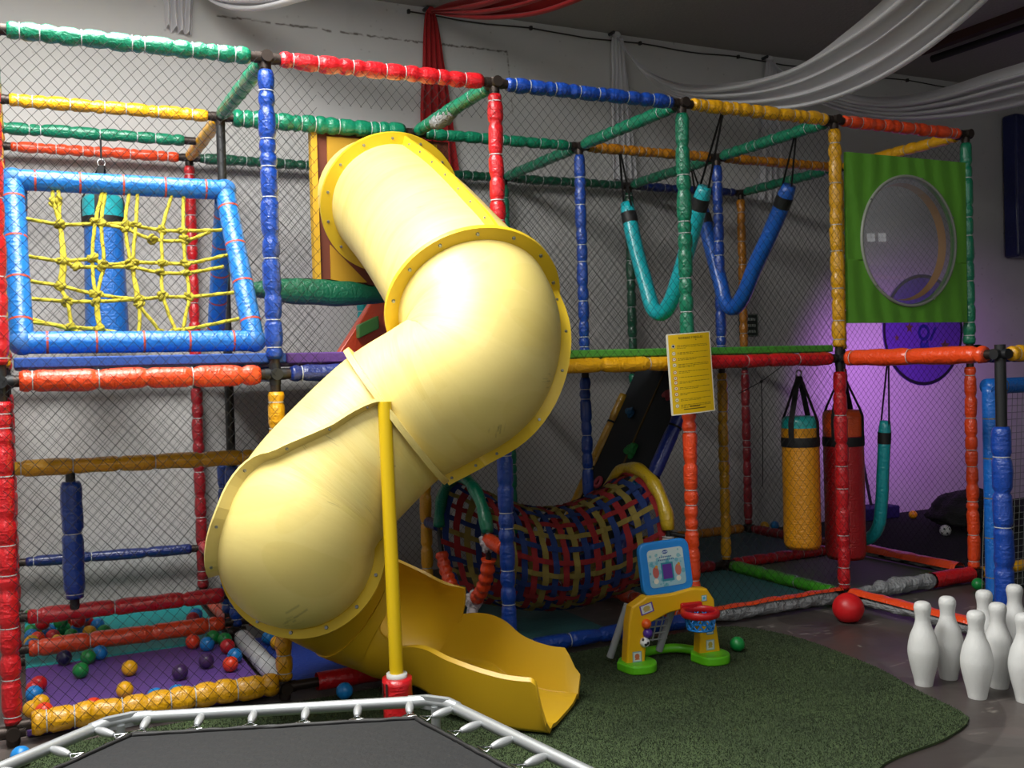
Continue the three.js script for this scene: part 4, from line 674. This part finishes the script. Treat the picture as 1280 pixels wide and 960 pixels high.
for (const [x, z, k] of [[-0.754, -1.451, 'g'], [-0.694, -1.413, 'b'], [-0.643, -1.529, 'r'], [-0.6, -1.446, 'b'], [-0.728, -1.295, 'g'], [-0.645, -1.312, 'y'], [-0.581, -1.289, 'g'], [-0.808, -1.328, 'r'], [-0.87, -1.327, 'o'], [-0.82, -1.45, 'b'], [-0.9, -1.5, 'g'], [-0.85, -1.543, 'y'], [-0.9, -1.397, 'b'], [-0.9, -1.27, 'y'], [-0.9, -1.2, 'b'], [-0.717, -1.556, 'o'], [-0.848, -1.64, 'g'], [-0.79, -1.21, 'y'], [-0.7, -1.19, 'b'], [-0.6, -1.17, 'r'], [-0.158, -1.317, 'r'], [-0.13, -1.4, 'b']]) settle(x, z, 0.065, k, 'lying on the turquoise ball pit mat', 'balls on the turquoise mat');
for (const [x, z, k] of [[-0.69, -1.35, 'r'], [-0.77, -1.38, 'g'], [-0.85, -1.4, 'r'], [-0.66, -1.46, 'b'], [-0.75, -1.52, 'r']]) settle(x, z, 0.118, k, 'on top of the heap in the ball pit', 'balls on the heap');
for (const [x, z, k, y] of [[-0.9, -1.86, 'g', 0.11], [-0.52, -1.86, 'y', 0.12], [-0.21, -1.86, 'p', 0.12]]) settle(x, z, 0.066, k, 'at the wall end of the turquoise mat', 'balls by the wall');
ball(1.917, 0.043, 0.428, 'g', 'green plastic ball beside the basketball toy'); ball(3.8, 0.034, 0.15, 'g', 'green plastic ball beside the yellow floor beam'); ball(0.2, 0.043, 0.15, 'b', 'blue plastic ball beside the torn red floor beam'); ball(-0.95, 0.043, 0.25, 'b', 'blue plastic ball beside the trampoline frame near the red post');
ball(5.4, 0.046, -1.75, 'y', 'yellow plastic ball on the dark turf near the black bean bag'); ball(5.62, 0.046, -1.7, 'r', 'red plastic ball on the dark turf by the black bean bag'); ball(4.12, 0.046, -2.0, 'y', 'yellow plastic ball at the foot of the back wall'); ball(4.2, 0.046, -1.98, 'b', 'blue plastic ball at the foot of the back wall');
single('soccer_ball', new THREE.IcosahedronGeometry(0.04, 4).translate(4.98, 0.052, -1.08), std('#ffffff', 0.5, { map: canvasTex(256, 128, (c, w, h) => { c.fillStyle = '#d8dadb'; c.fillRect(0, 0, w, h); c.fillStyle = '#33363a'; for (let j = 0; j < 4; j++) for (let i = 0; i < 6; i++) { c.beginPath(); for (let k = 0; k < 5; k++) c.lineTo(i * 43 + (j % 2) * 21 + 9 * Math.cos(k * 1.257), j * 32 + 16 + 9 * Math.sin(k * 1.257)); c.fill(); } }) }), 'small white and black ball in front of the bean bag', 'ball');
{ const g = new THREE.SphereGeometry(0.125, 40, 28), p = g.attributes.position; for (let i = 0; i < p.count; i++) { const d = 1 + 0.025 * noise(p.getX(i) * 14, p.getY(i) * 14, p.getZ(i) * 14); p.setXYZ(i, p.getX(i) * d, p.getY(i) * d + (p.getY(i) < -0.1 ? (-0.1 - p.getY(i)) * 0.5 : 0), p.getZ(i) * d); } g.computeVertexNormals(); const m = single('large_ball', g, plastic('#c2151b', 0.42), 'large soft red ball lying at the foot of the red post', 'ball'); m.scale.set(0.6, 0.6, 0.6); m.position.set(2.72, 0.068, 0.28); }
// bean bag and a small box by the wall
{ const g = new THREE.SphereGeometry(1, 48, 32), p = g.attributes.position; for (let i = 0; i < p.count; i++) { let x = p.getX(i), y = p.getY(i), z = p.getZ(i); const d = 1 + 0.16 * noise(x * 2.2, y * 2.2, z * 2.2 + 4) + 0.05 * noise(x * 6, y * 6, z * 6); y = y < 0 ? y * 0.35 : y; p.setXYZ(i, x * 0.36 * d, y * 0.2 * d + 0.085, z * 0.28 * d); } g.computeVertexNormals(); g.translate(5.42, 0.012, -1.2); single('bean_bag', g, plastic('#08080a', 0.7, { bumpMap: wrinkleTex, bumpScale: 0.01 }), 'black vinyl bean bag slumped on the dark turf', 'bean bag'); }
single('storage_box', box(5.0, 0.012, -2.06, 5.38, 0.11, -1.86, 0.01), std('#1b1c4d', 0.7), 'low dark blue box against the violet lit wall', 'box');
single('leaning_rod', rod(V(5.15, 0.7, -2.07), V(5.2, 0.115, -1.99), 0.012), M.black, 'thin black rod leaning on the wall above the blue box', 'rod');
// ---------------------------------------------------------------- goal frame at the right
{
  const t = thing('soccer_goal', 'light blue padded goal frame with a white net behind the short blue post', 'goal'), r = 0.042, c = '#1668c4', x0 = 3.69, x1 = 5.3, z = 0.34, h = 1.13;
  const bar = (a, b, n) => { const p = part(n, sweep(line(a, b, 30), (i, s, th) => r * (1 + 0.02 * noise(i, th)), 16), vinyl(c), t), L = a.distanceTo(b), d = V().subVectors(b, a).normalize(), g = []; for (let s = 0.12; s < L; s += 0.21) { const q = a.clone().addScaledVector(d, s); g.push(sweep([q.clone().addScaledVector(d, -0.003), q.clone().addScaledVector(d, 0.003)], r * 1.02, 14, { caps: false })); } part('cable_ties', g, std('#7a6a40', 0.6), p).userData.kind = 'stuff'; };
  bar(V(x0, 0, z), V(x0, h, z), 'upright'); bar(V(x1, 0, z), V(x1, h, z), 'upright'); bar(V(x0 - 0.03, h, z), V(x1 + 0.03, h, z), 'crossbar');
  const g = []; for (let i = 0; i <= 40; i++) { const x = x0 + (x1 - x0) * i / 40; g.push(rod(V(x, h, z - 0.02), V(x + 0.03, 0.02, z - 0.1), 0.002, 3)); } for (let j = 0; j <= 30; j++) { const s = j / 30; g.push(rod(V(x0 + 0.03 * s, h - (h - 0.02) * s, z - 0.02 - 0.08 * s), V(x1 + 0.03 * s, h - (h - 0.02) * s, z - 0.02 - 0.08 * s), 0.002, 3)); }
  part('net', g, std('#8b8f8c', 0.8), t).userData.kind = 'stuff';
}
// ---------------------------------------------------------------- basketball and goal toy
{
  const t = thing('basketball_toy', 'toddler basketball and goal toy with blue backboard and lime feet', 'toy', undefined, [1.56, 0.01, 0.42], -0.12);
  const Yl = plastic('#e0ac10', 0.35), Gr = plastic('#5cb81a', 0.38), Bl = plastic('#1b7fd0', 0.35), Gy = plastic('#9b9ea2', 0.45), Rd = plastic('#b5151b', 0.35);
  const ex = (pts, d, b = 0.006, holes = []) => { const s = new THREE.Shape(new THREE.SplineCurve(pts.map(p => new THREE.Vector2(...p))).getPoints(pts.length * 5)); for (const h of holes) s.holes.push(h); return new THREE.ExtrudeGeometry(s, { depth: d, bevelEnabled: true, bevelSize: b, bevelThickness: b, bevelSegments: 3, curveSegments: 10 }); };
  // lime base: two feet joined by a bowed bar at the back
  const foot = (x, z) => ex([[x - 0.075, z + 0.02], [x - 0.05, z - 0.065], [x + 0.03, z - 0.075], [x + 0.07, z - 0.02], [x + 0.055, z + 0.05], [x - 0.03, z + 0.075], [x - 0.075, z + 0.02]], 0.022, 0.008).rotateX(-Math.PI / 2).translate(0, 0.008, 0);
  part('base', [foot(-0.165, -0.02), foot(0.175, -0.04), sweep(spline([[-0.19, 0.02, -0.03], [-0.12, 0.025, -0.09], [0.0, 0.028, -0.12], [0.1, 0.028, -0.1], [0.18, 0.02, -0.02]], 24), 0.02, 12)], Gr, t, 'lime green base');
  // yellow arch
  const arch = new THREE.Shape([[-0.215, 0.03], [-0.145, 0.03], [-0.135, 0.12], [-0.115, 0.2], [-0.02, 0.235], [0.06, 0.245], [0.12, 0.225], [0.14, 0.15], [0.13, 0.03], [0.22, 0.03], [0.2, 0.17], [0.195, 0.26], [0.165, 0.305], [0.1, 0.315], [0.0, 0.3], [-0.12, 0.3], [-0.185, 0.265], [-0.2, 0.2]].map(p => new THREE.Vector2(...p)));
  part('arch', new THREE.ExtrudeGeometry(arch, { depth: 0.04, bevelEnabled: true, bevelSize: 0.008, bevelThickness: 0.01, bevelSegments: 3 }).translate(0, 0, -0.01), Yl, t, 'yellow arch body');
  for (const [x, xb] of [[-0.2, -0.235], [0.03, 0.0]]) part('rear_leg', rod(V(x + 0.02, 0.265, -0.03), V(xb, 0.03, -0.1), 0.016, 12), Gy, t, 'grey rear leg');
  for (let i = 0; i < 6; i++) part('net_bar', rod(V(-0.115 + i * 0.028, 0.215, -0.035), V(-0.13 + i * 0.028, 0.085, -0.07), 0.0035, 6), Gy, t); for (let j = 0; j < 5; j++) part('net_bar', rod(V(-0.128, 0.21 - j * 0.03, -0.037 - j * 0.008), V(0.025, 0.21 - j * 0.03, -0.037 - j * 0.008), 0.0035, 6), Gy, t);
  // backboard
  const rrect = (w, h, r) => { const s = new THREE.Shape(); s.moveTo(-w + r, -h); s.lineTo(w - r, -h); s.quadraticCurveTo(w, -h, w, -h + r); s.lineTo(w, h - r); s.quadraticCurveTo(w, h, w - r, h); s.lineTo(-w + r, h); s.quadraticCurveTo(-w, h, -w, h - r); s.lineTo(-w, -h + r); s.quadraticCurveTo(-w, -h, -w + r, -h); return s; };
  const bb = new THREE.Group(); const bo = new THREE.Mesh(new THREE.ExtrudeGeometry(rrect(0.112, 0.105, 0.035), { depth: 0.018, bevelEnabled: true, bevelSize: 0.008, bevelThickness: 0.006, bevelSegments: 3 }), Bl); bo.name = 'backboard'; bo.position.set(-0.01, 0.415, -0.015); bo.rotation.set(-0.12, 0, 0.05); t.add(bo);
  const print = canvasTex(256, 236, (c, w, h) => { c.fillStyle = '#8fb6c4'; c.fillRect(0, 0, w, h); c.fillStyle = '#b9c9c9'; c.fillRect(0, 0, w, 70); c.fillStyle = '#2a8aa0'; for (let i = 0; i < 40; i++) { c.globalAlpha = 0.4; c.beginPath(); c.arc(rnd() * w, rnd() * h, rr(4, 16), 0, 7); c.fill(); } c.globalAlpha = 1; c.fillStyle = '#1a3f86'; c.beginPath(); c.ellipse(128, 22, 20, 12, 0, 0, 7); c.fill(); c.fillStyle = '#e8eef2'; c.font = 'bold 13px sans-serif'; c.textAlign = 'center'; c.fillText('vtech', 128, 26); c.fillStyle = '#40628f'; for (const [y, l] of [[48, 90], [66, 110]]) for (let x = 128 - l / 2; x < 128 + l / 2; x += 13) c.fillRect(x, y, 9, 8); for (const [x, col] of [[48, '#b85a52'], [208, '#c06a5c']]) { c.fillStyle = col; c.beginPath(); c.ellipse(x, 142, 22, 36, 0, 0, 7); c.fill(); c.fillStyle = '#d9d4c4'; c.beginPath(); c.arc(x - 4, 196, 17, 0, 7); c.fill(); c.fillStyle = '#c78a2a'; c.beginPath(); c.arc(x + 8, 108, 10, 0, 7); c.fill(); } c.fillStyle = '#1f7f92'; c.fillRect(88, 88, 86, 116); c.fillStyle = '#5a2a8c'; c.fillRect(98, 98, 66, 92); });
  part('printed_face', new THREE.ShapeGeometry(rrect(0.086, 0.08, 0.02)).translate(0, 0.0, 0.0262), std('#ffffff', 0.4, { map: print }), bo); { const g = bo.children[0].geometry, p = g.attributes.position, uv = g.attributes.uv; for (let i = 0; i < p.count; i++) uv.setXY(i, p.getX(i) / 0.172 + 0.5, p.getY(i) / 0.16 + 0.5); }
  part('backboard_mount', box(-0.055, 0.28, -0.015, 0.045, 0.325, 0.02, 0.008), Bl, t);
  // hoop with plastic net
  const hx = 0.085, hy = 0.235, hz = 0.12, hr = 0.072, hoop = new THREE.TorusGeometry(hr, 0.011, 12, 40); hoop.rotateX(Math.PI / 2); hoop.scale(1, 1.5, 1); hoop.translate(hx, hy, hz); part('hoop', [hoop, box(hx - 0.05, hy - 0.015, 0.02, hx + 0.05, hy + 0.03, hz - hr + 0.01, 0.008)], Rd, t, 'red hoop');
  const ng = []; for (let i = 0; i < 12; i++) for (const s of [1, -1]) { const pts = []; for (let k = 0; k <= 6; k++) { const a = (i + s * k * 0.25) / 12 * 2 * Math.PI, q = k / 6, R = hr * (0.96 - 0.22 * q); pts.push(V(hx + Math.cos(a) * R, hy - 0.065 * q, hz + Math.sin(a) * R)); } ng.push(sweep(pts, 0.004, 5)); } const bt = new THREE.TorusGeometry(hr * 0.74, 0.005, 6, 30); bt.rotateX(Math.PI / 2); bt.translate(hx, hy - 0.065, hz); ng.push(bt); part('hoop_net', ng, Bl, t, 'light blue hoop net').userData.kind = 'stuff';
  // counting balls and printed stickers
  for (const [x, y, hex] of [[-0.13, 0.195, '#d8571a'], [-0.125, 0.155, '#4a2c8c'], [-0.14, 0.118, '#cfd2d3']]) part('counting_ball', new THREE.SphereGeometry(0.021, 20, 14).translate(x, y, 0.045), hex === '#cfd2d3' ? std('#ffffff', 0.4, { map: canvasTex(64, 32, (c, w, h) => { c.fillStyle = '#e0e2e2'; c.fillRect(0, 0, w, h); c.fillStyle = '#222'; for (let i = 0; i < 10; i++) { c.beginPath(); c.arc((i * 13 + (i % 2) * 6) % w, 5 + (i * 11) % 26, 3.2, 0, 7); c.fill(); } }) }) : plastic(hex, 0.3), t);
  const sticker = (x, y, w, h, rz, a, b) => part('sticker', new THREE.PlaneGeometry(w, h).rotateZ(rz).translate(x, y, 0.042), std('#ffffff', 0.4, { map: canvasTex(64, 64, c => { c.fillStyle = a; c.fillRect(0, 0, 64, 64); c.fillStyle = '#c9cdd0'; c.fillRect(6, 6, 52, 52); c.fillStyle = b; c.beginPath(); c.arc(32, 30, 17, 0, 7); c.fill(); c.fillRect(16, 44, 34, 6); }) }), t);
  sticker(-0.125, 0.258, 0.062, 0.042, 0.25, '#5a3b9a', '#b9a35a'); sticker(-0.175, 0.06, 0.042, 0.045, 0, '#7fa0b0', '#c86a4a'); sticker(0.175, 0.135, 0.034, 0.04, 0, '#3a90b0', '#4aa0c8'); sticker(0.175, 0.07, 0.04, 0.045, 0, '#9ab0b4', '#b8a04a'); sticker(0.15, 0.275, 0.025, 0.025, 0, '#2a9ab8', '#3ab0d0');
}
// ---------------------------------------------------------------- bowling pins
{
  const prof = [[0.0001, 0], [0.03, 0], [0.034, 0.004], [0.039, 0.03], [0.051, 0.08], [0.0585, 0.125], [0.0575, 0.155], [0.049, 0.195], [0.036, 0.228], [0.0295, 0.25], [0.028, 0.265], [0.0295, 0.283], [0.0325, 0.3], [0.0325, 0.312], [0.028, 0.324], [0.017, 0.331], [0.0001, 0.333]];
  const g = new THREE.LatheGeometry(new THREE.SplineCurve(prof.map(p => new THREE.Vector2(...p))).getPoints(60).map(p => new THREE.Vector2(Math.max(p.x, 0.00005), p.y)), 40); g.computeVertexNormals();
  const m = plastic('#d2d3d1', 0.5, { bumpMap: fineTex, bumpScale: 0.0008 });
  for (const [x, z] of [[2.263, 1.148], [2.41, 1.141], [2.312, 1.356], [2.484, 1.315], [2.426, 1.475], [2.623, 1.142], [2.81, 1.14]]) { const p = single('bowling_pin', g, m, x < 2.3 ? 'white bowling pin standing closest to the edge of the turf rug' : x > 2.8 ? 'white bowling pin standing closest to the short blue post' : 'white plastic bowling pin standing in the middle of the cluster', 'bowling pin', 'bowling pins'); p.position.set(x, 0, z); p.rotation.y = rr(0, 6); }
}
// ---------------------------------------------------------------- trampoline
{
  const t = thing('trampoline', 'hexagonal trampoline with silver frame, short springs and black mat', 'trampoline', undefined, [-0.52, 0.01, 1.686]);
  const alu = std('#a9adaf', 0.42, { metalness: 0.6 }), R = 0.985, th0 = Math.atan2(0.35, 0.92), h = 0.25, vert = i => { const a = th0 - Math.PI / 2 - Math.PI / 6 + i * Math.PI / 3; return V(Math.cos(a) * R, h, Math.sin(a) * R); };
  const spring = new THREE.Group();
  for (let i = 0; i < 6; i++) {
    const a = vert(i), b = vert(i + 1), d = V().subVectors(b, a).normalize(), inn = V(-(a.x + b.x), 0, -(a.z + b.z)).normalize();
    const A = a.clone().addScaledVector(d, 0.07), B = b.clone().addScaledVector(d, -0.07), tube = part('frame_tube', rod(A, B, 0.018, 16), alu, t);
    const prev = V().subVectors(a, vert(i + 5)).normalize();
    part('corner_bracket', [sweep([a.clone().addScaledVector(prev, -0.1), a.clone().addScaledVector(prev, -0.04), a.clone().addScaledVector(d, 0.04), a.clone().addScaledVector(d, 0.1)], 0.021, 10), box(-0.05, -0.02, -0.004, 0.05, 0.02, 0.004).rotateY(-Math.atan2(d.z + prev.z, d.x + prev.x)).translate(a.x * 0.965, h, a.z * 0.965)], alu, t);
    part('leg', rod(a.clone().multiplyScalar(0.97).setY(0.01), a.clone().multiplyScalar(0.97).setY(h - 0.01), 0.015, 12), alu, t); part('rubber_foot', rod(a.clone().multiplyScalar(0.97).setY(0), a.clone().multiplyScalar(0.97).setY(0.04), 0.02, 12), M.black, t);
    for (let k = 0; k < 6; k++) {
      const p = A.clone().lerp(B, 0.03 + 0.94 * k / 5), q = p.clone().addScaledVector(inn, 0.085); q.y -= 0.006; const s0 = p.clone().addScaledVector(inn, 0.012), pts = line(s0, q, 30);
      const sp = part('spring', sweep(pts, (j, u) => 0.0135 * Math.pow(Math.sin(Math.PI * (0.12 + 0.8 * u)), 0.5) * (j % 2 ? 1 : 0.93), 10), std('#b3b6b8', 0.45, { metalness: 0.5 }), t);
      const tri = [q.clone(), q.clone().addScaledVector(inn, 0.03).addScaledVector(d, 0.022), q.clone().addScaledVector(inn, 0.03).addScaledVector(d, -0.022), q.clone()]; part('hook_ring', sweep(tri, 0.0028, 6), M.chrome, sp);
    }
    // scalloped hem strip of the mat
  }
  const sh = new THREE.Shape(), rm = R - 0.155; for (let i = 0; i < 6; i++) { const a = vert(i), b = vert(i + 1); for (let k = 0; k < 7; k++) { const u = 0.06 + 0.88 * k / 6, p = a.clone().lerp(b, u).multiplyScalar(rm / R), q = a.clone().lerp(b, u + 0.073).multiplyScalar((rm - 0.007) / R); sh.lineTo ? (i + k === 0 ? sh.moveTo(p.x, -p.z) : sh.lineTo(p.x, -p.z)) : 0; sh.lineTo(q.x, -q.z); } } sh.closePath();
  const mat = new THREE.ExtrudeGeometry(sh, { depth: 0.004, bevelEnabled: false }); mat.rotateX(-Math.PI / 2); mat.translate(0, h - 0.012, 0);
  const mt = part('jumping_mat', mat, std('#191a1c', 0.75, { bumpMap: fineTex, bumpScale: 0.002 }), t, 'black jumping mat');
  const hem = []; for (let i = 0; i < 6; i++) { const a = vert(i).multiplyScalar(rm / R).setY(h - 0.006), b = vert(i + 1).multiplyScalar(rm / R).setY(h - 0.006); hem.push(sweep(line(a, b, 40), (j, u, th) => 0.0075 * (1 + 0.5 * noise(j * 0.5 + i * 9, th)), 8)); } part('hem', hem, M.black, mt);
}
scene.traverse(o => { if (o.isMesh) { o.castShadow = true; o.receiveShadow = true; } });
renderer.render(scene, camera);
